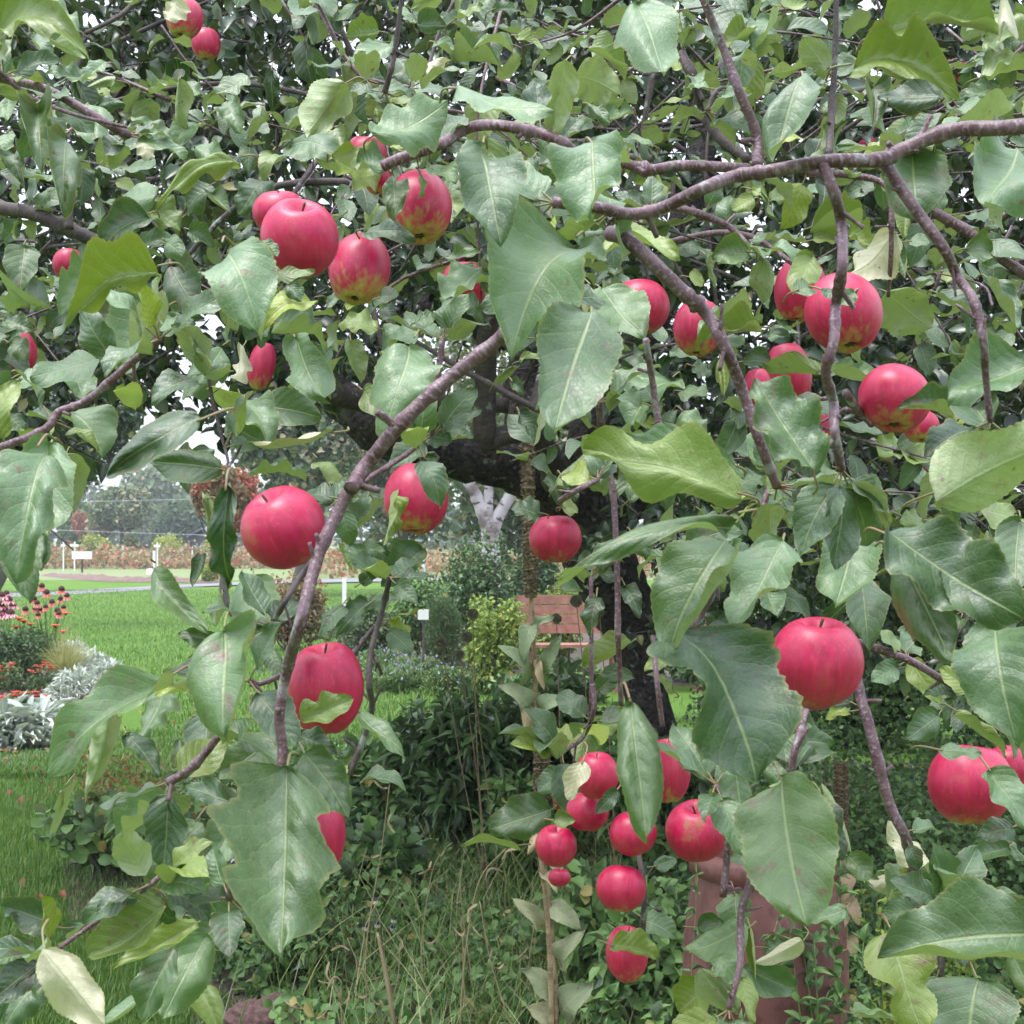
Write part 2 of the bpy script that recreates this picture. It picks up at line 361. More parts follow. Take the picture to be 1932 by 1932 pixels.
def tints(n, r=.5, rs=.25, y=0.0, yp=.05, b=0.0):
    t = np.zeros((n, 3)); t[:, 0] = np.clip(rng.normal(r, rs, n), 0, 1)
    t[:, 1] = np.where(rng.random(n) < yp, rng.uniform(.3, 1, n), y); t[:, 2] = b * rng.random(n); return t

# ================================================================== the ground
def sheet(name, pts, z, mat, kind='structure', sub=0):
    p = np.array([[a[0], a[1], z] for a in pts]); n = len(p); c = p.mean(0)
    V = np.vstack([p, c]); Q = [[i, (i + 1) % n, n] for i in range(n)]
    o = build(name, V, Q, mat); o['kind'] = kind; return o
def lawn_mat():
    m, nt, b = new_mat('lawn'); a = noise(nt, .8, 4); c = noise(nt, 26, 6); d = noise(nt, 130, 3)
    col = mixc(nt, ramp(nt, c, .35, .65), (.070, .165, .022), (.160, .29, .055)); col = mixc(nt, ramp(nt, a, .35, .7), col, (.165, .285, .045))
    col = mixc(nt, math_(nt, 'MULTIPLY', ramp(nt, d, .4, .7), .5), col, (.045, .11, .02))
    nt.links.new(col, b.inputs['Base Color']); b.inputs['Roughness'].default_value = .9; b.inputs['Specular IOR Level'].default_value = .1; bump(nt, b, math_(nt, 'ADD', c, d), 1, .03); return m
def field_mat():
    m, nt, b = new_mat('meadow'); a = noise(nt, .12, 5); c = noise(nt, 1.2, 5)
    col = mixc(nt, ramp(nt, a, .4, .6), (.12, .17, .05), (.17, .18, .075)); col = mixc(nt, math_(nt, 'MULTIPLY', ramp(nt, c, .4, .7), .5), col, (.12, .19, .05))
    nt.links.new(col, b.inputs['Base Color']); b.inputs['Roughness'].default_value = .9; return m
M['lawn'] = lawn_mat(); M['meadow'] = field_mat()
M['soil'] = plain('soil', (.050, .034, .026), .95, .5, 14, .02, (.095, .07, .05))
M['gravel'] = plain('gravel', (.13, .125, .14), .9, .5, 70, .01, (.22, .21, .23))
M['mulch'] = plain('mulch', (.11, .062, .055), .95, .4, 12, .03, (.17, .11, .095))
sheet('lawn', [(-300, -30), (300, -30), (300, 420), (-300, 420)], 0, M['lawn'])
sheet('meadow', [(-299, 45.5), (299, 52), (299, 419), (-299, 419)], .004, M['meadow'])
M['haze'], _nt, _b = new_mat('haze'); _nt.nodes.remove(_b); _pv = N(_nt, 'ShaderNodeVolumePrincipled'); _pv.inputs['Color'].default_value = (.86, .90, .96, 1); _pv.inputs['Density'].default_value = .0011; _pv.inputs['Anisotropy'].default_value = .2
_nt.links.new(_pv.outputs[0], _nt.nodes['Material Output'].inputs['Volume'])
a = Acc(); box(a, (0, 195, 9.5), (620, 460, 21)); o = a.build('haze', M['haze'], smooth=False); o['kind'] = 'stuff'; o['label'] = 'thin damp haze over the garden and meadow'
pth = [G(x, y)[:2] for x, y in ((-500, 1146), (18, 1127), (127, 1122), (339, 1110), (520, 1101), (900, 1094), (900, 1087), (520, 1095), (339, 1103.5), (127, 1114.5), (18, 1119), (-500, 1131))]
sheet('path', pth[:6] + pth[6:], .008, M['gravel'])
bed = [G(x, y)[:2] for x, y in ((-700, 1450), (60, 1445), (110, 1410), (200, 1345), (250, 1300), (215, 1262), (130, 1240), (-300, 1235), (-900, 1250))]
sheet('flower_bed', bed, .008, M['mulch'])
sheet('gravel_path', [G(x, y)[:2] for x, y in ((-500, 1412), (110, 1410), (115, 1416), (60, 1446), (-500, 1462))], .012, M['gravel'])
soil = [(-.95, 3.0), (-1.0, 4.2), (-1.05, 4.9), (-1.75, 5.6), (-2.1, 6.6), (-2.1, 7.6), (-1.4, 8.6), (-.6, 9.6), (.4, 9.8), (3.5, 9.5), (7, 9), (7, 2.2), (-.6, 2.2)]
sheet('soil', soil, .006, M['soil'])
back_bed = [(-1.5, 15.3), (-.6, 14.7), (0, 14.6), (3, 14.4), (8, 14), (8, 26), (-3.2, 24)]
sheet('garden_bed', back_bed, .005, M['soil'])

# wood chip mound beyond the path
def mound(name, pts, wd, h, mat, seg=60, label=None, cat=None, kind=None):
    p = spline(pts, 12); n = len(p); d = norm(np.gradient(p, axis=0)); l = np.cross(d, [0, 0, 1]); m = 8
    t = np.linspace(-1, 1, m + 1)
    e = np.sin(np.linspace(0, math.pi, n)) ** .3
    V = p[:, None] + l[:, None] * (t * wd / 2)[None, :, None] * e[:, None, None]; V[..., 2] = h * (1 - t ** 2)[None] * e[:, None] * (1 + .35 * rng.normal(size=(n, m + 1))) + .012
    V[:, 0, 2] = V[:, -1, 2] = .012
    i = np.arange(n - 1)[:, None] * (m + 1); j = np.arange(m)[None]
    Q = np.stack([i + j, i + j + 1, i + j + m + 2, i + j + m + 1], -1).reshape(-1, 4)
    o = build(name, V.reshape(-1, 3), Q, mat)
    if kind: o['kind'] = kind
    if label: tag(o, label, cat)
    return o
mound('mulch_bed', [G(86, 1085), G(160, 1092), G(240, 1097), G(330, 1098), G(412, 1100)], 1.3, .13, M['mulch'], kind='structure')

# ------------------------------------------------------------------ far trees, shrubs, plants
def crown_pts(n, c, r, clumps=14, shell=.55, cs=.42):
    cc = rdir(clumps) * (shell + (1 - shell) * rng.random((clumps, 1))) * np.array(r) * .72 + np.array(c)
    k = rng.integers(0, clumps, n); sz = rng.uniform(cs * .7, cs * 1.2, clumps)
    dd = rdir(n); rr = rng.random((n, 1)) ** .4
    return cc[k] + dd * rr * np.array(r) * sz[k, None], dd, k
def tree(name, label, base, h, c, r, mat, n=5000, ls=.12, trunk_r=.15, tint=(.5, .25), y=0, yp=.05, cat='tree', group=None, clumps=18, cs=.42, yclump=0.0, bmat=None, tb=None):
    o = thing(name, base, label, cat, group); base = np.array(base, float); c = np.array(c, float)
    a = Acc(); top = c + np.array([0, 0, r[2] * .3])
    tb = base if tb is None else tb
    tube(a, [base, base * .6 + c * .4 + rng.normal(size=3) * .03 * h, top], trunk_r, trunk_r * .25, 8, .03)
    for i in range(7):
        s = base + (c - base) * rng.uniform(.5, 1.1); e = c + rdir(1)[0] * np.array(r) * .8
        tube(a, [s, (s + e) / 2 + rdir(1)[0] * .1 * h, e], trunk_r * .35, trunk_r * .06, 5)
    a.build('trunk', bmat or M['bark_far'], o)
    p, dd, k = crown_pts(n, c, r, clumps, .4, cs); t = tints(n, *tint, y, yp)
    t[:, 0] = np.clip(t[:, 0] + rng.uniform(-.2, .2, clumps)[k], 0, 1)
    if yclump: t[:, 1] = np.clip(t[:, 1] + (rng.random(clumps) < yclump)[k] * rng.uniform(.2, .9, n), 0, 1)
    f = Acc(); scatter(f, LOW, p, rdir(n), dd + rdir(n) * .8, ls * rng.uniform(.6, 1.3, n), ls * rng.uniform(.5, 1.0, n), t)
    f.build('crown', mat, o); return o
def bush(name, label, c, r, mat, n=1500, ls=.06, asp=.6, tint=(.5, .25), y=0, yp=.04, cat='shrub', group=None, temps=None, stems=8, clumps=10, upl=0.0, cs=.5, shape='bush', stem_mat=None):
    """c = base centre on the ground, r = (rx, ry, h)"""
    c = np.array(c, float); o = thing(name, c, label, cat, group); rr = np.array([r[0], r[1], r[2] / 2])
    p, dd, k = crown_pts(n, c + [0, 0, r[2] / 2], rr, clumps, .25, cs)
    p[:, 2] = np.maximum(p[:, 2], c[2] + .015)
    ax = rdir(n) + np.array([0, 0, upl]) + dd * .6
    f = Acc(); scatter(f, temps or LOW, p, ax, np.array([0, -.25, .8]) + rdir(n) * .7, ls * rng.uniform(.6, 1.35, n), ls * asp * rng.uniform(.7, 1.2, n), tints(n, *tint, y, yp))
    f.build('foliage', mat, o)
    a = Acc()
    for i in range(stems):
        e = c + rdir(1)[0] * rr * .7 + [0, 0, r[2] * .55]; s = c + rng.normal(size=3) * [r[0] * .15, r[1] * .15, 0]
        tube(a, [s, (s + e) / 2 + rng.normal(size=3) * .05 * r[2], e], .012 * (r[2] + .3), .003, 5)
    if stems: a.build('stem', stem_mat or M['bark_far'], o)
    return o

def T_at(px, d): return gz(px, d)
def zz(py, d): return CAMZ - (py - HOR) / F * d    # height that shows at row py at distance d
# distant tree line (reads as one mass)
fo = Acc(); tr = Acc()
nn = 16000; xs = rng.uniform(-75, 75, nn); hh = 8.5 + 2.2 * np.sin(xs * .21) + 1.6 * np.sin(xs * .53 + 1) + 1.0 * np.sin(xs * 1.3)
hh = np.maximum(hh - np.where(xs < -26, 3.0, 0), 2)
pz = hh * (1 - rng.random(nn) ** 1.6); yy = 150 + rng.uniform(-4, 6, nn) + np.sin(xs * .4) * 3
scatter(fo, LOW, np.stack([xs, yy, pz], 1), rdir(nn), rdir(nn) + [0, -1, .6], rng.uniform(.5, 1.1, nn), rng.uniform(.4, .9, nn), tints(nn, .55, .3, .0, .06))
o = fo.build('tree_line', M['far_green']); tag(o, 'distant hazy row of green trees closing off the meadow', 'tree line', kind='stuff')
def ftree(lbl, px, d, top, bot, wpx, mat, **k):
    zt, zb = zz(top, d), zz(bot, d); x = (px - CX) / F * d; rx = wpx / 2 / F * d
    return tree('tree', lbl, k.pop('base', (x, d, 0)), zt, (x, d, (zt + zb) / 2), (rx, rx * .8, (zt - zb) / 2 * 1.1), mat, **k)
ftree('rounded garden tree turning from green to dusty pink at its top', 230, 85, 905, 1022, 140, M['far_green'], n=8000, ls=.28, trunk_r=.2, y=.0, yp=.12, yclump=.2, tint=(1.0, .2), clumps=30, cs=.34)
ftree('dark green tree right of the pink tinged tree, behind the dark shed', 330, 105, 930, 1046, 100, M['far_green'], n=5000, ls=.45, trunk_r=.2, tint=(.25, .2), yp=0)
ftree('dark bluish conifer shaped tree at the far left of the meadow', 140, 100, 940, 1040, 60, M['shrub_blue'], n=3500, ls=.4, trunk_r=.2, tint=(.4, .2), yp=0)
ftree('small red autumn tree in front of the bluish tree', 152, 95, 962, 1012, 28, M['autumn'], n=1500, ls=.3, trunk_r=.1, y=.9, yp=1.0)
ftree('tall pale green tree far behind, its top above the pink tinged tree', 290, 135, 880, 1040, 150, M['far_green'], n=6000, ls=.6, trunk_r=.3, tint=(.9, .2), yp=.05)
ftree('orange and red leaved maple behind the leftmost hanging branch', 425, 30, 868, 1008, 150, M['autumn'], n=9000, ls=.10, trunk_r=.12, tint=(.5, .3), y=.1, yp=.35, yclump=.4, clumps=34, cs=.30)
ftree('tall green tree with sky showing through it at the left edge of the lawn', 130, 24, 560, 955, 330, M['canopy_leaf'], n=17000, ls=.12, trunk_r=.2, base=gz(-60, 24), tint=(.6, .25), yp=.03, clumps=46, cs=.27)
ftree('broad green tree beyond the birch, right of the lawn', 1000, 34, 700, 1060, 460, M['far_green'], n=11000, ls=.22, trunk_r=.25, tint=(.6, .3), yp=.25, clumps=34)
ftree('yellowing tree behind the dark limb of the apple tree', 760, 40, 700, 1030, 260, M['far_green'], n=8000, ls=.22, trunk_r=.25, tint=(.7, .3), yp=.3, clumps=24)
ftree('loose green tree seen between the dark limb and the diagonal branch', 560, 36, 640, 1000, 260, M['far_green'], n=8000, ls=.2, trunk_r=.2, tint=(.5, .3), yp=.2, clumps=24)
ftree('dense green tree beyond the right side of the garden', 1640, 30, 560, 1090, 560, M['shrub_dark'], n=9000, ls=.26, trunk_r=.25, tint=(.5, .3), yp=.05, clumps=30)
for lbl, px, d, top, bot, wd, mt, y in (
    ('pale yellow shrub under the pink tinged tree', 178, 78, 1002, 1044, 66, 'shrub_yellow', .1),
    ('yellow and pink rounded shrub beside the dark shed', 312, 80, 1004, 1048, 74, 'shrub_yellow', .3),
    ('yellow green shrub just right of the dark shed', 398, 76, 1010, 1050, 40, 'shrub_yellow', .1),
    ('low dark green shrub left of the yellow and pink one', 252, 84, 1012, 1046, 44, 'shrub_dark', 0),
    ('chartreuse mound plant on the far wood chip bed', 398, 46, 1064, 1097, 30, 'shrub_yellow', 0),
    ('small dark red plant standing above the chartreuse mound', 404, 49, 1048, 1080, 22, 'autumn', .8)):
    h = zz(top, d); x = (px - CX) / F * d; rx = wd / 2 / F * d
    bush('shrub' if d > 50 else 'mound_plant', lbl, (x, d, 0), (rx, rx, max(h, .5)), M[mt], n=1500, ls=.16 if d > 50 else .09, tint=(.6, .25), y=y, yp=.2, clumps=10)
# reddish low shrubs across the meadow
a = Acc(); n = 15000; p = np.stack([rng.uniform(-28, -8, n), rng.uniform(64, 84, n), rng.random(n) * rng.uniform(.3, .95, n)], 1)
p[:, 0] *= p[:, 1] / 62
p[:, 2] *= 1 + .4 * np.sin(p[:, 0] * .9) * np.sin(p[:, 1] * .7); t = tints(n, .6, .35, .02, .3); scatter(a, LOW, p, rdir(n, .5), rdir(n) + [0, -.6, .8], rng.uniform(.12, .3, n), rng.uniform(.1, .22, n), t)
tag(a.build('heath_shrubs', M['autumn']), 'rusty pink band of low heath-like shrubs across the meadow', 'shrubs', kind='stuff')
a = Acc(); n = 3000; p = np.stack([rng.uniform(-8, 6, n), rng.uniform(50, 62, n), rng.random(n) * .9], 1)
scatter(a, LOW, p, rdir(n, .5), rdir(n) + [0, -.6, .8], rng.uniform(.12, .3, n), rng.uniform(.1, .22, n), tints(n, .6, .3, .05, .3))
tag(a.build('border_plants', M['autumn']), 'mixed brownish border plants at the back of the lawn behind the big apples', 'border plants', kind='stuff')
# shed
M['shed_wall'] = plain('shed_wall', (.055, .055, .062), .8, .3, 3); M['shed_roof'] = plain('shed_roof', (.10, .11, .13), .6, .2, 4); M['white'] = plain('white_paint', (.78, .78, .78), .5, .08, 20); M['glass'] = plain('window_glass', (.16, .22, .32), .15, .2, 2); M['black'] = plain('black_paint', (.02, .02, .022), .5)
sx_, sy_ = gz(384, 78)[:2]; o = thing('shed', (sx_, sy_, 0), 'dark grey wooden shed with a pitched roof beyond the meadow', 'shed')
a = Acc(); box(a, (sx_, sy_, .75), (1.1, 2.0, 1.5)); a.build('wall', M['shed_wall'], o, smooth=False)
a = Acc(); a.add(np.array([[sx_ + x, sy_ + y, z] for y in (-1.15, 1.15) for x, z in ((-.7, 1.4), (0.1, 1.85), (.75, 1.4), (-.7, 1.5), (.1, 1.95), (.75, 1.5))]), [[0, 1, 4, 3], [1, 2, 5, 4], [6, 9, 10, 7], [7, 10, 11, 8], [0, 6, 7, 1], [1, 7, 8, 2], [3, 4, 10, 9], [4, 5, 11, 10], [0, 3, 9, 6], [2, 8, 11, 5]]); a.build('roof', M['shed_roof'], o, smooth=False)
for dx in (-.12, .14):
    f = Acc(); box(f, (sx_ + dx, sy_ - 1.02, .95), (.2, .05, .42)); fo_ = f.build('window', M['black'], o, smooth=False)
    g = Acc(); box(g, (sx_ + dx, sy_ - 1.05, .95), (.15, .02, .36)); g.build('pane', M['glass'], fo_, smooth=False)
# signs and markers
def post(acc, x, y, z0, z1, r=.03): box(acc, (x, y, (z0 + z1) / 2), (r * 2, r * 2, z1 - z0))
d = 58; x = gz(155.5, d)[0]; o = thing('sign', (x, d, 0), 'blank white board sign on a short black post in the grass', 'sign')
a = Acc(); post(a, x, d, 0, zz(1053, d)); a.build('post', M['black'], o, smooth=False)
a = Acc(); box(a, (x, d - .06, zz(1047.5, d)), (.82, .03, .31)); a.build('board', M['white'], o, smooth=False)
d = 46; x = gz(293, d)[0]; o = thing('sign', (x, d, 0), 'low white board sign tilted at the end of the wood chip bed', 'sign')
a = Acc(); box(a, (x, d, .36), (.55, .04, .2), 0, -.5); a.build('board', M['white'], o, smooth=False)
a = Acc(); post(a, x, d + .06, 0, .34, .02); a.build('post', M['black'], o, smooth=False)
for lbl, px, top, bot, wpx, d in (('white T shaped marker post left of the pink tinged tree', 141, 1024, 1045, 16, 61), ('white T shaped marker post in front of the yellow and pink shrub', 297, 1025, 1050, 12, 61.5), ('white T shaped marker post near the shed and the chartreuse mound', 404, 1026, 1052, 12, 62), ('leftmost white T shaped marker post, partly behind leaves', 120, 1024, 1045, 7, 61)):
    x = gz(px, d)[0]; o = thing('marker_post', (x, d, 0), lbl, 'marker post', 'white marker posts in the meadow')
    a = Acc(); post(a, x, d, 0, zz(top - 2, d), .024); a.build('post', M['white'], o, smooth=False)
    a = Acc(); box(a, (x, d - .05, zz(top + 5, d)), (wpx / F * d, .06, .10)); a.build('crossbar', M['white'], o, smooth=False)
for lbl, px, top, d, r in (('plain white post beside the T shaped marker', 291, 1039, 57, .045), ('short thin white post left of the yellow and pink shrub', 232, 1030, 72, .03), ('thin white post beside the dark shed', 363, 1032, 72, .03), ('slim white post at the edge of the lawn below the big left apples', 650, 1090, 22, .03)):
    x = gz(px, d)[0]; o = thing('post', (x, d, 0), lbl, 'post'); a = Acc(); post(a, x, d, 0, zz(top, d), r); a.build('pole', M['white'], o, smooth=False)
M['wire'] = plain('wire', (.42, .44, .47), .6)
# power line with two wires on wooden poles
for i, (px0, px1) in enumerate(((-500, 900),)):
    o = thing('power_line', (gz(-500, 66)[0], 66, 0), 'pair of pale utility wires strung across the meadow trees', 'power line')
    for r0, r1 in ((955, 925), (974, 1022)):
        a = Acc(); q = [P(px0 + (px1 - px0) * s, r0 + (r1 - r0) * s + 22 * 4 * s * (1 - s) * .25, 66) for s in np.linspace(0, 1, 9)]
        tube(a, q, 0.011, seg=5, per=3); a.build('wire', M['wire'], o)
    for px in (-500, 900):
        q = gz(px, 66); a = Acc(); tube(a, [q, q + [0, 0, 5]], .13, .10, 8); a.build('pole', M['bark_far'], o)

# ------------------------------------------------------------------ left flower bed
def clump(name, label, px, py, wd, h, mat, n, L, Wd, temps, group=None, tint=(.6, .25), spread=1.0, cat='plant', yp=.02, y=0):
    c = G(px, py); o = thing(name, c, label, cat, group)
    th = rng.uniform(0, 6.283, n); r = np.sqrt(rng.random(n)) * wd
    p = c + np.stack([np.cos(th) * r, np.sin(th) * r, h * (1 - (r / wd) ** 2) * rng.uniform(.25, 1, n) + .01], 1)
    ax = np.stack([np.cos(th) * spread, np.sin(th) * spread, rng.uniform(.2, 1.3, n)], 1) + rdir(n) * .5
    f = Acc(); scatter(f, temps, p, ax, np.array([0, 0, 1.0]) + rdir(n) * .5, L * rng.uniform(.6, 1.3, n), Wd * rng.uniform(.7, 1.3, n), tints(n, *tint, y, yp))
    f.build('foliage', mat, o); return o
gs = 'silver leaved edging plants of the flower bed'
for lbl, px, py, wd, h in (('woolly silver plant with broad leaves at the picture edge of the flower bed', 5, 1412, .26, .26), ('woolly silver plant with broad leaves beside the grey gravel', 52, 1408, .26, .24), ('woolly silver plant with broad leaves, rightmost of the broad leaved ones', 100, 1392, .2, .2)):
    clump('lambs_ear', lbl, px, py, wd, h, M['silver'], 300, .17, .06, LOW, gs, (.35, .25))
for lbl, px, py, wd, h in (('white silver filigree plant in front of the ornamental grass', 140, 1318, .24, .26), ('white silver filigree plant nearest the lawn', 205, 1300, .26, .26), ('white silver filigree plant beside the red bedding flowers', 165, 1282, .3, .3), ('small white silver filigree plant at the back of the bed', 135, 1255, .24, .26)):
    clump('dusty_miller', lbl, px, py, wd, h, M['silver'], 900, .075, .022, LOW, gs, (.8, .25), .6)
c = G(122, 1296); o = thing('ornamental_grass', c, 'blond fountain of feathery ornamental grass in the flower bed', 'grass clump')
a = Acc()
for i in range(620):
    th = rng.uniform(0, 6.283); ln = rng.uniform(.25, .62); out = rng.uniform(.1, 1.0); e = c + [math.cos(th) * ln * out * .7, math.sin(th) * ln * out * .7, ln * (1.15 - out * .6)]
    m_ = (c + e) / 2 + [0, 0, ln * .22 * out]; s = c + rng.normal(size=3) * [.04, .04, 0]
    q = spline([s, m_, e], 3); wv = np.cross(norm(e - s), [0, 1, 0.2]); wv = norm(wv) * .0035
    n_ = len(q); V = np.vstack([q - wv * np.linspace(1, .2, n_)[:, None], q + wv * np.linspace(1, .2, n_)[:, None]]); Q = [[k, k + 1, k + 1 + n_, k + n_] for k in range(n_ - 1)]
    a.add(V, Q, None, (rng.random(), .15, 0))
a.build('blades', leaf_mat('blond_grass', (.20, .24, .08), (.48, .46, .25), (.4, .4, .2), (.5, .42, .25), .7, .3), o)
bush('bushy_perennial', 'dark leafy perennial filling the bed behind the ornamental grass', G(52, 1282), (.36, .36, .60), M['shrub_blue'], n=1800, ls=.07, asp=.35, cat='plant', clumps=14)
bush('bushy_perennial', 'green perennial at the picture edge under the pink coneflowers', G(5, 1300), (.4, .4, .66), M['shrub_dark'], n=1500, ls=.07, asp=.4, cat='plant', clumps=12)
M['cone'] = plain('cone', (.06, .022, .018), .9, .5, 200, .002)
def flower_head(acc_p, acc_c, p, r, npet, droop, t, cr=.45):
    for k in range(npet):
        th = 6.283 * k / npet + rng.uniform(-.15, .15); ax = np.array([[math.cos(th), math.sin(th), -droop]])
        scatter(acc_p, [LOW[0]], p[None] - [[0, 0, .002]], ax, np.array([[0, 0, 1.0]]), np.array([r]), np.array([r * .45]), np.array([t]))
    if acc_c is not None:
        rr = r * cr; lathe(acc_c, p, [(0.001, rr * 1.1), (rr * .5, rr * .95), (rr * .9, rr * .5), (rr, 0), (rr * .8, -rr * .3), (.001, -rr * .4)], 10)
def coneflower(label, base, heads, mat, t0, droop=.9, hr=.045, group=None, name='coneflower_plant', cr=.5):
    o = thing(name, base, label, 'flowering plant', group)
    s = Acc()
    for hp in heads: tube(s, [base + rng.normal(size=3) * [.05, .05, 0], (base + hp) / 2 + rng.normal(size=3) * .02, hp], .004, .003, 5, per=4)
    s.build('stem', M['shrub_blue'], o)
    for hp in heads:
        ap, ac = Acc(), Acc(); flower_head(ap, ac, hp, hr * rng.uniform(.85, 1.15), 11, droop, (rng.random(), t0 * rng.uniform(.6, 1), 0), cr)
        f = ap.build('flower', mat, o); ac.build('cone', M['cone'], f)
    return o
hc = [(66, 1148), (76, 1150), (79, 1106), (88, 1118), (98, 1136), (116, 1112), (126, 1124), (114, 1130), (120, 1146), (108, 1152), (112, 1158), (70, 1138), (72, 1160), (86, 1145), (48, 1150), (64, 1130)]
coneflower('tall coneflowers with dark cones and drooping coral petals', G(92, 1272), [P(x, y, 15.2 + rng.uniform(-.3, .3)) for x, y in hc], M['petal_pink'], .9, 1.1, .065)
hp_ = [(3, 1124), (16, 1132), (2, 1142), (24, 1142), (10, 1153), (20, 1157), (4, 1160), (12, 1120)]
coneflower('pink coneflowers at the picture edge of the flower bed', G(10, 1280), [P(x, y, 14.8 + rng.uniform(-.3, .3)) for x, y in hp_], M['petal_pink'], .1, .5, .08)
coneflower('orange red salvia like blooms among the coneflower stems', G(60, 1285), [P(x, y, 14.5) for x, y in ((45, 1175), (58, 1180), (104, 1183), (124, 1160), (118, 1195), (30, 1186), (36, 1170))], M['petal_red'], .8, -.6, .06, name='scarlet_perennial', cr=.25)
def bedding(label, px, py, wd, h, heads, hr=.03):
    o = clump('bedding_plant', label, px, py, wd, h, M['shrub_dark'], 260, .06, .035, LOW, 'red bedding flowers', (.8, .2))
    for x, y in heads:
        q = P(x, y, G(px, py)[1]); ap = Acc()
        for _ in range(3): flower_head(ap, None, q + rng.normal(size=3) * .02, hr, 8, -.3, (rng.random(), .2, 0))
        ap.build('flower', M['petal_red'], o)
bedding('red bedding flower with two bloom clusters beside the ornamental grass', 85, 1308, .17, .24, [(78, 1258), (92, 1262), (98, 1266), (60, 1266), (68, 1263), (84, 1256)])
bedding('red bedding flower at the picture edge behind the silver plants', 12, 1310, .17, .28, [(3, 1262), (14, 1265), (24, 1258), (28, 1255), (2, 1280)])
bedding('large scarlet blooms just behind the woolly silver plants', 35, 1345, .2, .16, [(28, 1308), (36, 1314), (60, 1312), (4, 1322), (12, 1325), (70, 1320), (48, 1322)], .05)

# ------------------------------------------------------------------ middle garden
o = thing('birch_tree', gz(926, 18), 'white barked birch forking in a V behind the apple tree', 'tree')
a = Acc(); Pb = lambda x, y, d=18: P(x, y, d)
tube(a, [gz(925, 18), Pb(926, 1060), Pb(924, 1005)], .13, .115, 14, .03)
tube(a, [Pb(924, 1008), Pb(912, 970), Pb(898, 935), Pb(882, 900), Pb(870, 800, 18.2), Pb(850, 600, 18.5)], .10, .05, 12, .05)
tube(a, [Pb(926, 1012), Pb(940, 975), Pb(960, 940), Pb(990, 890), Pb(1010, 780, 18.2), Pb(1020, 600, 18.4)], .09, .045, 12, .05)
tube(a, [Pb(917, 985), Pb(921, 950), Pb(922, 915)], .08, .055, 10, .04)
a.build('trunk', M['birch'], o)
n = 3500; p, dd, k = crown_pts(n, Pb(930, 620), (2.2, 2, 1.9), 18, .4, .4); f = Acc(); scatter(f, LOW, p, rdir(n), rdir(n) + [0, 0, .5], rng.uniform(.06, .12, n), rng.uniform(.05, .09, n), tints(n, .7, .3, 0, .25)); f.build('crown', M['far_green'], o)
bush('rose_shrub', 'tall dark green shrub in front of the birch trunk', gz(905, 16), (.52, .45, zz(1004, 16)), M['shrub_dark'], n=4200, ls=.06, tint=(.7, .3), clumps=20)
bush('leafy_shrub', 'pale green shrub left of the birch under the big apples', gz(800, 17), (.5, .45, zz(1050, 17)), M['shrub_blue'], n=2800, ls=.06, tint=(.7, .3), clumps=16)
bush('asparagus_fern', 'feathery green plant between the white sign and the yellow shrub', gz(843, 15.2), (.24, .2, zz(1100, 15.2)), M['shrub_blue'], n=3000, ls=.05, asp=.1, tint=(.9, .15), upl=1.2, clumps=12, cat='plant')
bush('golden_shrub', 'yellow green shrub left of the red bench', gz(930, 13.8), (.36, .35, zz(1118, 13.8)), M['shrub_yellow'], n=2600, ls=.055, tint=(.45, .3), clumps=16)
bush('golden_shrub', 'yellow green shrub just behind the backrest of the red bench', gz(1050, 15.6), (.42, .3, zz(1070, 15.6)), M['shrub_yellow'], n=2400, ls=.055, tint=(.35, .3), clumps=14)
bush('leafy_shrub', 'dark shrub right of the trunk behind the bench', gz(1330, 15), (.9, .6, zz(1080, 15)), M['shrub_dark'], n=4000, ls=.07, clumps=20)
bush('leafy_shrub', 'reddish shrub behind the leftmost hanging twigs', gz(560, 19), (.75, .5, zz(1080, 19)), M['autumn'], n=4500, ls=.06, tint=(.4, .3), y=.0, yp=.22, clumps=18)
bush('leafy_shrub', 'mixed green shrub above the blue flowers', gz(700, 16.5), (.55, .4, zz(1120, 16.5)), M['far_green'], n=3500, ls=.05, tint=(.7, .3), clumps=16)
bush('leafy_shrub', 'dark shrub beside the white birch on its right', gz(1000, 20), (.6, .5, zz(985, 20)), M['shrub_dark'], n=3000, ls=.08, clumps=14)
for i, (lbl, px, d, h) in enumerate((('blue lavender tuft below the slim white sign', 722, 14.8, .36), ('pale catmint sprawl left of the globe seed heads', 790, 14.4, .30), ('grey green catmint in front of the white sign', 750, 13.9, .24), ('low grey green sprawl under the yellow shrub', 850, 13.7, .26))):
    o = bush('catmint_plant', lbl, gz(px, d), (.36, .3, h), M['silver'] if 0 else M['shrub_blue'], n=1500, ls=.05, asp=.3, tint=(1.0, .2), cat='plant', upl=1, clumps=12, yp=.1)
    f = Acc(); n = 60; q = gz(px, d) + rng.normal(size=(n, 3)) * [.15, .12, .04] + [0, 0, h * .8]; scatter(f, LOW, q, rdir(n, 1.5), rdir(n), .035, .02, tints(n, .3, .3, 0, 0)); f.build('blossom', leaf_mat('lavender_blue_%d' % i, (.20, .19, .36), (.34, .33, .50), (.35, .35, .5), (.5, .4, .5), .6, .2), o)
x, d = gz(799, 14.3)[0], 14.3; o = thing('garden_sign', (x, d, 0), 'small white plant sign on a stake in the border', 'sign')
a = Acc(); post(a, x, d, 0, zz(1168, d), .012); a.build('stake', M['bark_far'], o, smooth=False)
a = Acc(); box(a, (x, d - .02, zz(1159, d)), (.11, .012, .105)); a.build('panel', M['white'], o, smooth=False)
x, d = gz(801, 19)[0], 19; o = thing('garden_stake', (x, d, 0), 'thin white leaning stake left of the birch', 'stake'); a = Acc(); tube(a, [(x, d, 0), (x - .01, d, zz(1080, d)), (x - .03, d, zz(1040, d))], .035, .02, 6); a.build('pole', M['white'], o)

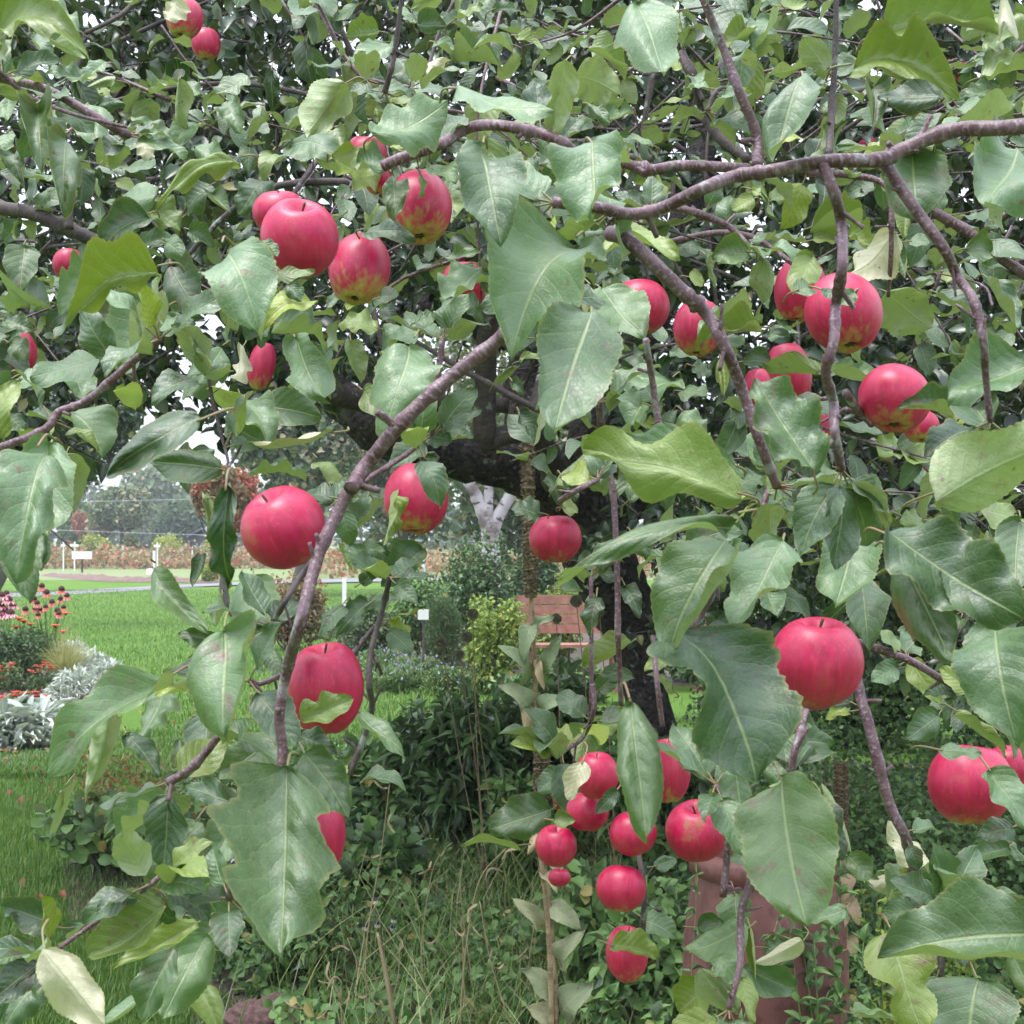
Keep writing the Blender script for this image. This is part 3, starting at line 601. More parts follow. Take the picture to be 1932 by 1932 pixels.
# red bench
M['bench'] = plain('bench_wood', (.36, .175, .135), .6, .3, 14, .002, (.24, .11, .085))
bx, bd = gz(1160, 14)[0], 14.0; o = thing('park_bench', (bx, bd, 0), 'red stained slatted wooden bench behind the apple tree trunk', 'bench')
bw = 1.95; x0 = bx - bw / 2
a = Acc()
for k in range(4): box(a, (bx, bd + .30 + k * .018, zz(1190, 14) + k * .098), (bw, .025, .088))
a.build('backrest', M['bench'], o, smooth=False)
a = Acc()
for k in range(4): box(a, (bx, bd - .12 + k * .11, .46 - k * .004), (bw, .095, .03))
a.build('seat', M['bench'], o, smooth=False)
for s in (-.82, 0, .82):
    a = Acc(); box(a, (bx + s, bd + .345, .46), (.07, .04, .92), 0, -.17); box(a, (bx + s, bd - .1, .22), (.07, .05, .44)); box(a, (bx + s, bd + .1, .41), (.05, .4, .05)); a.build('leg', M['bench'], o, smooth=False)

for lbl, px, d, wd, top in (('dark shrub right of the big open apple, beyond the ground cover', 1640, 10.5, 1.0, 1120), ('dark shrub at the right edge beyond the ground cover', 1960, 10.0, 1.2, 1090), ('dark shrub between the trunk and the big open apple', 1430, 11.5, .9, 1140), ('dark shrub far beyond the right edge', 2500, 10.5, 1.6, 1050)):
    bush('leafy_shrub', lbl, gz(px, d), (wd, .7, zz(top, d)), M['shrub_dark'], n=7000, ls=.07, clumps=30, tint=(.5, .3), cs=.4)
bush('leafy_shrub', 'low green plant in front of the red bench seat', gz(1075, 13.0), (.42, .25, .36), M['shrub_blue'], n=1500, ls=.06, clumps=12, cat='plant')
bush('leafy_shrub', 'low green plant at the foot of the yellow shrub and the bench', gz(985, 12.6), (.30, .25, .34), M['shrub_blue'], n=1000, ls=.06, clumps=12, cat='plant')
bush('wild_perennial', 'slender stemmed plant rising before the dark leafy one', G(800, 1580), (.30, .25, .8), M['shrub_blue'], n=900, ls=.06, asp=.35, tint=(.7, .3), cat='plant', clumps=26, cs=.25, stems=16, stem_mat=M['grass'])
bush('wild_perennial', 'light green leafy plant between the mullein and the dark leafy one', G(970, 1680), (.26, .25, .62), M['shrub_blue'], n=900, ls=.06, asp=.6, tint=(.75, .3), cat='plant', clumps=22, cs=.28, stems=14, stem_mat=M['grass'])
# ------------------------------------------------------------------ foreground bed plants
bush('peony_bush', 'dark green leafy perennial in the middle of the wild bed', G(880, 1640), (.42, .35, .95), M['shrub_dark'], n=2300, ls=.09, asp=.36, tint=(.6, .35), cat='plant', clumps=34, cs=.27, yp=.01)
bush('peony_bush', 'dark leafy perennial behind the mullein stalk', G(1060, 1600), (.40, .35, .98), M['shrub_blue'], n=2400, ls=.085, asp=.45, tint=(.45, .35), cat='plant', clumps=22, cs=.4, yp=.02)
bush('wild_perennial', 'mid green perennial left of the dark leafy one', G(740, 1600), (.34, .35, .62), M['shrub_blue'], n=1900, ls=.07, asp=.6, tint=(.45, .3), cat='plant', clumps=18, cs=.4)
bush('wild_perennial', 'broad leaved green perennial behind the small apple cluster', G(1230, 1700), (.40, .35, .85), M['shrub_blue'], n=1900, ls=.075, asp=.7, tint=(.45, .3), cat='plant', clumps=18, cs=.4)
bush('wild_perennial', 'low round leaved plant by the cluster of grass stalks', G(690, 1720), (.30, .28, .34), M['shrub_blue'], n=900, ls=.07, asp=.9, tint=(.4, .3), cat='plant', clumps=12, temps=ROUND)
bush('wild_perennial', 'pale leaved low plant at the bottom beside the mullein', G(1150, 1930), (.26, .25, .5), M['shrub_blue'], n=900, ls=.06, asp=.7, tint=(.8, .3), cat='plant', clumps=12)
bush('wild_perennial', 'low weed under the lowest hanging apple', G(1230, 2040), (.24, .25, .55), M['shrub_blue'], n=900, ls=.05, asp=.7, tint=(.7, .3), cat='plant', clumps=12)
bush('wild_perennial', 'small leafy weed by the bare earth clod', G(570, 1860), (.22, .22, .30), M['shrub_blue'], n=900, ls=.035, asp=.6, tint=(.6, .3), cat='plant', clumps=12)
bush('wild_perennial', 'leafy weed below the leaf covered apple on the left', G(430, 1800), (.24, .25, .32), M['shrub_blue'], n=900, ls=.045, asp=.7, tint=(.5, .3), cat='plant', clumps=12)
# geranium clump with faded orange heads
c = G(225, 1650); o = bush('geranium_plant', 'rounded leaf plant with faded orange flower heads at the lawn edge', c, (.38, .34, .40), M['shrub_blue'], n=900, ls=.06, asp=1.0, tint=(.75, .3), cat='flowering plant', clumps=18, temps=ROUND, yp=.06)
f = Acc(); n = 420; q = c + rng.normal(size=(n, 3)) * [.17, .12, .07] + [0, 0, .42]; scatter(f, LOW, q, rdir(n, .6), rdir(n), rng.uniform(.012, .028, n), .014, tints(n, .5, .3, .3, .4)); fh = f.build('flower_heads', leaf_mat('faded_heads', (.17, .10, .05), (.30, .19, .09), (.25, .17, .08), (.30, .10, .05), .7, .2), o); fh['kind'] = 'stuff'
# foxglove-like lilac bloom
o = thing('lilac_flower', G(447, 1780), 'pale lilac wild flower behind the lower left twigs', 'flower'); s = Acc(); b0 = G(447, 1780); q = P(447, 1650, b0[1])
tube(s, [b0, q], .004, .003, 5); s.build('stem', M['grass'], o); f = Acc()
for dz in np.linspace(-.07, .06, 6): flower_head(f, None, q + rng.normal(size=3) * .012 + [0, 0, dz], .028, 6, .2, (.6, 0, 0))
f.build('petals', M['petal_lilac'], o)
for lbl, x, y in (('viola bloom, highest of the small violas in the grass', 707, 1700), ('viola bloom, rightmost of the small violas', 744, 1735), ('viola bloom just below the rightmost one', 742, 1752), ('viola bloom in the middle of the lower row', 712, 1745), ('viola bloom, second from the left in the lower row', 689, 1750), ('leftmost small viola bloom', 671, 1738)):
    b0 = gz(x, 5.1); q = P(x, y, 5.1); o = thing('viola', b0, lbl, 'flower', 'small violas in the grass'); s = Acc(); tube(s, [b0, q + [0, .01, -.004]], .0015, seg=4); s.build('stem', M['grass'], o)
    f = Acc(); scatter(f, ROUND, np.tile(q, (3, 1)), np.array([[-.6, 0, -.5], [.6, 0, -.5], [0, 0, -1.0]]), np.tile([[0, -1.0, .2]], (3, 1)), .014, .012, np.array([[.8, .2, 0], [.8, .2, 0], [.5, 1, 0]])); f.build('lower_petals', M['petal_lilac'], o)
    f = Acc(); scatter(f, ROUND, np.tile(q, (2, 1)), np.array([[-.4, 0, 1.0], [.4, 0, 1.0]]), np.tile([[0, -1.0, .1]], (2, 1)), .014, .012, np.tile([[0, 0, 0]], (2, 1))); f.build('upper_petals', bpy.data.materials.get('viola_purple') or leaf_mat('viola_purple', (.06, .02, .14), (.1, .04, .2), (.1, .04, .2), (.1, .05, .2), .5, .1), o)

# earth clod
def lump(name, c, r, mat, label, cat, n=40, amp=.25, freq=3.0):
    u = np.linspace(0, math.pi * .55, n); v = np.linspace(0, 2 * math.pi, 2 * n, endpoint=False); UU, VV = np.meshgrid(u, v, indexing='ij')
    X = np.sin(UU) * np.cos(VV); Y = np.sin(UU) * np.sin(VV); Z = np.cos(UU); k = np.zeros_like(X)
    for i in range(14):
        w_ = rng.normal(size=3) * freq * (1 + i * .5); k += np.sin(X * w_[0] + Y * w_[1] + Z * w_[2] + i) / (1 + i * .55)
    k = 1 + amp * k * .4; V = np.stack([X * r[0] * k, Y * r[1] * k, Z * r[2] * k], -1).reshape(-1, 3) + np.array(c)
    m = 2 * n; i = np.arange(n - 1)[:, None] * m; j = np.arange(m)[None]; j2 = (j + 1) % m
    o = build(name, V, np.stack([i + j, i + m + j, i + m + j2, i + j2], -1).reshape(-1, 4), mat); return tag(o, label, cat)
M['clod'] = plain('red_earth', (.11, .060, .052), .95, .5, 60, .012, (.19, .11, .10))
lump('earth_mound', G(500, 1950), (.125, .11, .115), M['clod'], 'crumbly reddish earth mound at the bottom edge of the bed', 'earth mound')

# terracotta urn
def pot_mat():
    m, nt, b = new_mat('weathered_red'); n1 = noise(nt, 45, 5, stretch=(1, 1, .6)); n2 = noise(nt, 9, 4)
    col = mixc(nt, ramp(nt, n2, .35, .65), (.17, .064, .056), (.11, .040, .036)); col = mixc(nt, math_(nt, 'MULTIPLY', ramp(nt, n1, .57, .62), .75), col, (.085, .028, .026)); n3 = noise(nt, 20, 4)
    col = mixc(nt, math_(nt, 'MULTIPLY', ramp(nt, n3, .55, .75), .4), col, (.27, .14, .13)); nt.links.new(col, b.inputs['Base Color']); b.inputs['Roughness'].default_value = .55; bump(nt, b, n1, .4, .002); return m
pc = gz(1440, 3.35); o = thing('garden_urn', pc, 'large weathered terracotta red urn standing among the weeds', 'urn')
zt = zz(1600, 3.35); a = Acc()
lathe(a, pc, [(.001, .012), (.13, .012), (.15, .10), (.185, .30), (.195, .48), (.19, .60), (.175, .70), (.166, zt - .052)], 56); a.build('body', pot_mat(), o)
a = Acc(); lathe(a, pc, [(.166, zt - .055), (.178, zt - .05), (.178, zt - .012), (.168, zt), (.145, zt), (.140, zt - .02), (.14, zt - .2), (.001, zt - .2)], 56); a.build('rim', bpy.data.materials['weathered_red'], o)

# mullein stalks: seed spike, stalk, big grey green leaves
M['seed'] = plain('seed_spike', (.22, .165, .10), .9, .6, 160, .004, (.08, .055, .035))
M['mullein_leaf'] = leaf_mat('mullein_leaf', (.10, .15, .08), (.22, .28, .16), (.24, .30, .18), (.36, .25, .15), .8, .15, True)
def mullein(label, d, spine, s0, s1, r_spike, r_stem, leaves, group='mullein stalks'):
    pts = [P(x, y, d) for x, y in spine]; base = np.array([pts[-1][0], pts[-1][1], 0]); o = thing('mullein_plant', base, label, 'plant', group)
    a = Acc(); tube(a, pts + [base], r_stem * .7, r_stem, 8, .03); a.build('stem', M['stalk'], o)
    sp_ = spline(pts, 8); m = (sp_[:, 2] <= P(0, s0, d)[2] + .01) & (sp_[:, 2] >= P(0, s1, d)[2]); q = sp_[m]
    a = Acc(); q = spline([q[0], q[len(q) // 2], q[-1]], 60)
    tube(a, q, r_spike, r_spike, 14, .2, smooth=False, radii=[.55, .9, 1, 1, .9] and [r_spike * v for v in (.6, .92, 1, 1, .85)])
    n = 700; k = rng.integers(0, len(q), n); th = rng.uniform(0, 6.283, n); dr = np.stack([np.cos(th), np.sin(th), np.full(n, .4)], 1)
    scatter(a, LOW, q[k] + dr * r_spike * .8, dr + rdir(n) * .5, rdir(n), .009, .006, tints(n, .5, .3)); a.build('seed_spike', M['seed'], o)
    for (x0, y0, x1, y1, wpx, kd) in leaves:
        A_, B_ = P(x0, y0, d), P(x1, y1, d - .05); L = np.linalg.norm(B_ - A_); tv, tq, tu = leaf_template(14, 6, .25, .15, .06, 1.5, rng.uniform(-.6, .6), ph=rng.random() * 6, serr=.02)
        f = Acc(); scatter(f, [(tv, tq, tu)], A_[None], (B_ - A_)[None], np.array([[rng.uniform(-.4, .4), -.8, .6]]), np.array([L]), np.array([wpx / F * d * 1.3]), np.array([[.6, kd, .6]])); f.build('leaf', M['mullein_leaf'], o)
mullein('tall mullein with long brown seed spike crossing the middle of the view', 3.1, [(994, 838), (998, 950), (999, 1050), (1003, 1140), (1008, 1250), (1012, 1400), (1020, 1560), (1040, 1750), (1050, 1932)], 845, 1135, .0120, .0062,
        [(1004, 1165, 985, 1240, 26, 0), (1006, 1190, 1030, 1160, 18, 0), (1006, 1290, 965, 1215, 34, 0), (1010, 1280, 1055, 1205, 24, 0), (1010, 1345, 962, 1290, 40, .1), (1012, 1350, 1052, 1310, 36, 0), (1010, 1400, 990, 1350, 20, .9), (1012, 1230, 1020, 1290, 14, .9), (1020, 1600, 1060, 1640, 30, .2), (1030, 1700, 1090, 1745, 34, .2), (1035, 1760, 985, 1700, 30, .3), (1045, 1830, 1080, 1760, 34, .2), (1048, 1880, 1000, 1830, 40, .2), (1050, 1920, 1100, 1860, 50, .1), (1050, 1925, 1010, 1900, 40, .4)])
mullein('short brown seed spike beside the small apple cluster', 2.9, [(1022, 1400), (1022, 1500), (1018, 1600), (1030, 1700), (1040, 1900)], 1402, 1520, .0125, .006, [(1025, 1560, 1000, 1600, 18, .9), (1020, 1640, 1050, 1670, 20, .5)])
mullein('brown seed spike standing behind the red urn on the right', 4.0, [(1588, 1440), (1586, 1520), (1590, 1600), (1592, 1680), (1596, 1800), (1600, 1932)], 1442, 1570, .0175, .008, [(1592, 1640, 1600, 1700, 26, 1.0), (1592, 1700, 1575, 1760, 30, .9), (1594, 1690, 1625, 1740, 24, .9), (1595, 1760, 1615, 1800, 24, .9)])
# globe thistle seed heads
M['thistle'] = plain('thistle_seed', (.24, .22, .14), .95, .5, 300, .003, (.34, .31, .22))
for lbl, x, y, r in (('globe seed head, highest of the four left of the mullein', 892, 1159, 12), ('globe seed head, leftmost of the four left of the mullein', 832, 1214, 13), ('globe seed head nearest the mullein among the middle pair', 881, 1202, 12), ('globe seed head, lowest of the four left of the mullein', 867, 1235, 10), ('globe seed head in front of the bench backrest by the trunk, upper one', 1087, 1134, 13), ('globe seed head in front of the middle of the bench backrest', 1050, 1167, 11), ('globe seed head just left of the trunk', 1131, 1156, 10)):
    d = 5.6 if x < 950 else 5.2; q = P(x, y, d); b0 = np.array([q[0] + rng.uniform(-.05, .25), q[1] + .1, 0]); o = thing('globe_thistle', b0, lbl, 'plant', 'globe thistle seed heads')
    a = Acc(); tube(a, [b0, (b0 + q) / 2 + rng.normal(size=3) * .02, q], .0026, .0018, 5); a.build('stem', M['stalk'], o)
    a = Acc(); rr = r / F * d; n = 420; dr = rdir(n); scatter(a, [LOW[0]], q + dr * rr * .35, dr + rdir(n) * .15, rdir(n), rr * .65, rr * .10, tints(n)); lathe(a, q, [(.001, rr * .6), (rr * .4, rr * .45), (rr * .6, 0), (rr * .4, -rr * .45), (.001, -rr * .6)], 12); a.build('seed_head', M['thistle'], o)

# ground cover, right: creeping small leaved mass, and general weeds / grass
def cover(name, label, n, fn, mat, L, Wd, temps, tint, yp=.02, zb=.3, nb=(0, -.35, .8)):
    p = fn(n); n = len(p); a = Acc(); scatter(a, temps, p, rdir(n, zb), np.array(nb) + rdir(n) * .6, L * rng.uniform(.6, 1.4, n), Wd * rng.uniform(.7, 1.3, n), tints(n, *tint, 0, yp))
    return tag(a.build(name, mat), label, 'ground cover', kind='stuff')
def f_right(n):
    x = rng.uniform(1.0, 4.4, n); y = rng.uniform(4.0, 8.6, n); h = np.clip((y - 4.0) * .42, .05, 1.15) * (1 + .12 * np.sin(x * 5) + .1 * np.sin(y * 7 + x * 3)); h = h * np.clip((x - .9) * 2.5, .1, 1)
    return np.stack([x, y, h * np.where(rng.random(n) < .75, 1, rng.random(n)) + rng.normal(size=n) * .03 + .03], 1)
cover('creeping_ground_cover', 'dense bank of tiny dark green leaves at the right', 42000, f_right, M['shrub_blue'], .026, .018, ROUND, (.5, .3), 0)
def f_low(n):
    x = rng.uniform(-2.0, 3.2, n); y = rng.uniform(3.3, 9.4, n); ok = (x > -.62 - (y - 4.0) * .38 + .12 * np.sin(y * 6)) & (y < 9.4 - .2 * x)
    x, y = x[ok], y[ok]; return np.stack([x, y, rng.random(len(x)) ** 1.3 * (.16 + .14 * np.sin(x * 4 + 1) * np.sin(y * 3)) + .01], 1)
cover('ground_weeds', 'low mixed weeds covering the soil under the tree', 62000, f_low, M['shrub_blue'], .036, .026, ROUND + LOW, (.6, .35), .05)
def blades(name, label, pts, h, wd, mat, lean=.35, tint=(.5, .3), yp=.05, kind='stuff', arch=1.0):
    n = len(pts); hh = h * rng.uniform(.55, 1.25, n); dr = rdir(n); dr[:, 2] = 0; e = pts + dr * (hh * lean * rng.uniform(.2, 1.3, n))[:, None] + np.stack([0 * hh, 0 * hh, hh], 1)
    m_ = pts + (e - pts) * .5 - dr * (hh * lean * .22 * arch)[:, None]; wv = norm(np.cross(dr + [0, .001, 0], [0, 0, 1.0]) + rdir(n) * .5) * wd
    q = [pts, m_ , pts * .25 + m_ * .0 + e * .75 + (m_ - (pts + e) / 2) * .6, e]; ws = [1, .9, .55, .08]
    V = np.stack([np.stack([a - wv * s, a + wv * s], 1) for a, s in zip(q, ws)], 1)      # n,4,2,3
    Q = np.array([[0, 1, 3, 2], [2, 3, 5, 4], [4, 5, 7, 6]])[None] + (np.arange(n) * 8)[:, None, None]
    U = np.tile([[-.5, 0], [.5, 0], [-.5, .3], [.5, .3], [-.5, .7], [.5, .7], [-.5, 1], [.5, 1]], (n, 1))
    o = build(name, V.reshape(-1, 3), Q.reshape(-1, 4), mat, None, U, np.repeat(tints(n, *tint, 0, yp), 8, 0)); return tag(o, label, 'grass', kind=kind)
n = 90000; x = rng.uniform(-3.6, -.3, n); y = 3.6 + 7.5 * rng.random(n) ** 1.3; ok = (x < -.66 - (y - 4.0) * .40 + .1 * np.sin(y * 6)) & (x > -.36 * y - .35) | (y > 8.8 + .3 * x)
blades('lawn_grass', 'short mown grass of the lawn left of the bed', np.stack([x, y, np.zeros(n)], 1)[ok], .045, .0022, M['grass'], .6, (.45, .3), .03)
n = 90000; y = 9.0 + 31 * rng.random(n) ** 1.7; x = y * rng.uniform(-.37, -.02, n); ok = ~((x < -.262 * y) & (y > 10) & (y < 16.5))
blades('lawn_grass', 'short mown grass of the open lawn beyond the flower bed', np.stack([x, y, np.zeros(n)], 1)[ok], .05, .0042, M['grass'], .6, (.55, .3), .02)
n = 2600; y = 3.4 + 3.2 * rng.random(n); x = rng.normal(-.02, .33, n) * y / 4.2; blades('tall_grass', 'unmown green grass in the wild bed', np.stack([x, y, np.zeros(n)], 1), .28, .0022, M['grass'], .9, (.5, .3), .38, arch=1.8)
n = 2200; y = 9.2 + 4 * rng.random(n); x = rng.uniform(-2, 3, n); blades('lawn_tufts', 'lawn grass tufts beyond the wild bed', np.stack([x, y, np.zeros(n)], 1), .06, .004, M['grass'], .5)
# dry bent stalks, each one
rngs = random.Random(3)
stalks = [((868, 1932), (880, 1780), (905, 1660), (955, 1600)), ((760, 2000), (730, 1850), (712, 1760)), ((740, 1990), (700, 1880), (655, 1770)), ((905, 2000), (890, 1850), (870, 1700), (868, 1640)), ((800, 1990), (795, 1800), (812, 1660), (830, 1610)),
          ((650, 1990), (640, 1880), (600, 1850)), ((925, 2010), (880, 1900), (872, 1750)), ((690, 2000), (745, 1870), (755, 1780)), ((960, 2000), (990, 1880), (1000, 1800), (1010, 1730)), ((1100, 2010), (1140, 1890), (1160, 1840)), ((610, 1990), (585, 1930), (560, 1890)), ((1000, 2010), (930, 1830), (905, 1700)), ((700, 1990), (690, 1800), (720, 1600), (735, 1480))]
for i, s in enumerate(stalks):
    d = 3.9 + .12 * (i % 5); q = [P(x, y, d) for x, y in s]; b0 = np.array([q[0][0], d, 0]); a = Acc()
    lab = ['long pale bent stalk arching right from the bottom of the bed', 'thick dry hollow stalk standing left of centre in the grass', 'thin straw stalk leaning left of the thick dry stalk', 'straight thin straw right of the thick stalk', 'curved straw with its tip under the dark perennial', 'short bent straw nearest the earth mound', 'straw crossing the long pale bent stalk at its foot', 'straw leaning right behind the thick dry stalk', 'greenish stalk leaning right towards the mullein', 'straw leaning out below the lowest hanging apple', 'lowest straw beside the earth mound', 'long straw leaning left across the middle of the grass', 'tall thin straw rising left of the dark perennial'][i]
    o = thing('dry_stalk', b0, lab, 'stalk', 'dry grass stalks in the wild bed'); rr = .0075 if i == 1 else .0022
    tube(a, [b0] + q[1:] if len(q) < 4 else [b0] + q, rr * 1.2, rr * .6, 6, .06); a.build('stem', M['dry'], o)
    if i != 1:
        f = Acc(); n = 4; k = rng.uniform(.3, 1, n); qs = spline(q, 8); pp = qs[(k * (len(qs) - 1)).astype(int)]; scatter(f, [leaf_template(10, 2, .5, .3, 0, 1, serr=0), leaf_template(10, 2, -.3, .2, 0, 1, 1.0, serr=0)], pp, rdir(n, .3), rdir(n), .06, .0035, tints(n)); f.build('leaf', M['dry'], o)
# small sprigs by the urn
for lbl, px, d, h, mt, ls, asp in (('dark leaved sprig in front of the right side of the urn', 1560, 3.1, .82, 'shrub_blue', .034, .5), ('yellow green spurge right of the urn', 1650, 3.4, .72, 'shrub_yellow', .024, .5), ('greyish flowering weed in front of the left side of the urn', 1315, 3.0, .80, 'shrub_blue', .026, .35), ('leafy weed at the foot of the urn on the left', 1225, 3.2, .5, 'shrub_blue', .04, .7), ('spurge at the bottom right behind the big leaves', 1780, 3.6, .75, 'shrub_yellow', .026, .5), ('dark small leaved weed behind the spurge', 1700, 4.1, .7, 'shrub_dark', .03, .6)):
    b0 = gz(px, d); o = thing('garden_weed', b0, lbl, 'plant'); a = Acc(); f = Acc()
    for k in range(6):
        e = b0 + [rng.normal() * .07, rng.normal() * .05, h * rng.uniform(.75, 1.05)]; q, _ = tube(a, [b0 + rng.normal(size=3) * [.03, .03, 0], (b0 + e) / 2 + rng.normal(size=3) * .02, e], .003, .0012, 5, per=10)
        n = 64; pp = q[rng.integers(6, len(q), n)]; scatter(f, LOW, pp, rdir(n, .5), np.array([0, -.2, 1]) + rdir(n) * .5, ls * rng.uniform(.7, 1.3, n), ls * asp, tints(n, .55, .3))
    a.build('stem', M['stalk'] if 'flower' in lbl else M['grass'], o); f.build('foliage', M[mt], o)
a = Acc(); n = 90; q = np.stack([rng.uniform(-3.2, -.9, n), rng.uniform(5, 14, n), np.full(n, .045)], 1); q[:, 0] *= q[:, 1] / 8; q[:, 0] = np.clip(q[:, 0], -9, -.3); scatter(a, LOW, q, rdir(n), np.array([0, 0, 1]) + rdir(n) * .3, .05, .03, tints(n, .5, .3, .7, .5)); tag(a.build('fallen_leaves', M['autumn']), 'scattered fallen leaves on the lawn', 'fallen leaves', kind='stuff')

# ================================================================== the apple tree
TB = gz(1275, 6.3); tree_o = thing('apple_tree', TB, 'old dark trunked apple tree whose laden branches hang across the whole view', 'tree')
def PP(*pts): return [P(x, y, d) for x, y, d in pts]
a = Acc()
tube(a, [TB + [0, 0, -.05]] + PP((1250, 1500, 6.3), (1222, 1330, 6.25), (1190, 1195, 6.2), (1155, 1105, 6.1), (1120, 1030, 6.0), (1085, 920, 5.9)), .26, .16, 20, .035, radii=[.18, .14, .11, .10, .135, .155, .15, .12])
a.build('trunk', M['bark_old'], tree_o)
limbs = [  # scaffold limbs, deep in the crown
 (((1110, 980, 6.0), (1040, 915, 5.8), (950, 878, 5.6), (850, 862, 5.5), (760, 838, 5.4), (690, 795, 5.4), (640, 745, 5.5), (560, 702, 5.6), (490, 680, 5.7)), [.15, .10, .085, .09, .09, .075, .05, .035]),
 (((690, 800, 5.4), (700, 740, 5.5), (760, 640, 5.7), (800, 540, 5.9), (760, 380, 6.2), (700, 200, 6.4)), [.07, .05, .04, .03]),
 (((1090, 940, 5.9), (1120, 820, 5.8), (1190, 680, 5.8), (1260, 520, 5.9), (1320, 300, 6.1), (1390, 80, 6.3)), [.12, .09, .07, .05]),
 (((1100, 960, 5.9), (1010, 850, 6.0), (980, 740, 6.2), (1000, 600, 6.4), (960, 420, 6.6), (940, 200, 6.8)), [.11, .08, .06, .04]),
 (((1130, 1010, 6.1), (1250, 880, 6.4), (1420, 760, 6.6), (1600, 640, 6.7), (1800, 560, 6.7)), [.10, .07, .05, .03]),
 (((560, 702, 5.6), (420, 560, 5.7), (350, 300, 5.9), (345, 110, 6.0), (380, -60, 6.2)), [.04, .06, .075, .08, .06]),
 (((350, 190, 5.9), (300, 108, 5.6), (235, 62, 5.4)), [.03, .02]), (((345, 120, 6), (295, 108, 5.5), (224, 164, 5.2)), [.03, .015]),
 (((1450, 700, 6.6), (1560, 500, 6.4), (1700, 300, 6.4), (1800, 60, 6.5)), [.06, .045, .03]),
]
for pts, rad in limbs:
    a = Acc(); tube(a, PP(*pts), .1, .1, 12, .05, radii=rad); a.build('limb', M['bark_old'], tree_o)
mids = [  # pruned grey limb and its shoots
 (((905, 838, 4.6), (955, 820, 4.6), (1000, 815, 4.65), (1032, 850, 4.8), (1052, 905, 5.2)), [.036, .034, .034, .04, .06]),
 (((913, 832, 4.58), (915, 740, 4.55), (919, 640, 4.5), (925, 560, 4.5), (930, 420, 4.6), (905, 250, 4.7)), [.040, .036, .033, .030, .02, .012]),
 (((1000, 812, 4.7), (1020, 740, 4.9), (1040, 700, 5.0), (1075, 640, 5.0)), [.03, .028, .022]),
 (((960, 765, 5.0), (870, 760, 5.0), (790, 765, 5.0), (740, 760, 5.1)), [.03, .03, .025]),
 (((520, 686, 4.2), (600, 730, 4.2), (660, 752, 4.3), (720, 762, 4.6)), [.026, .035, .035]),
]
for pts, rad in mids:
    a = Acc(); tube(a, PP(*pts), .03, .03, 12, .03, radii=rad); a.build('limb', M['bark_mid'], tree_o)

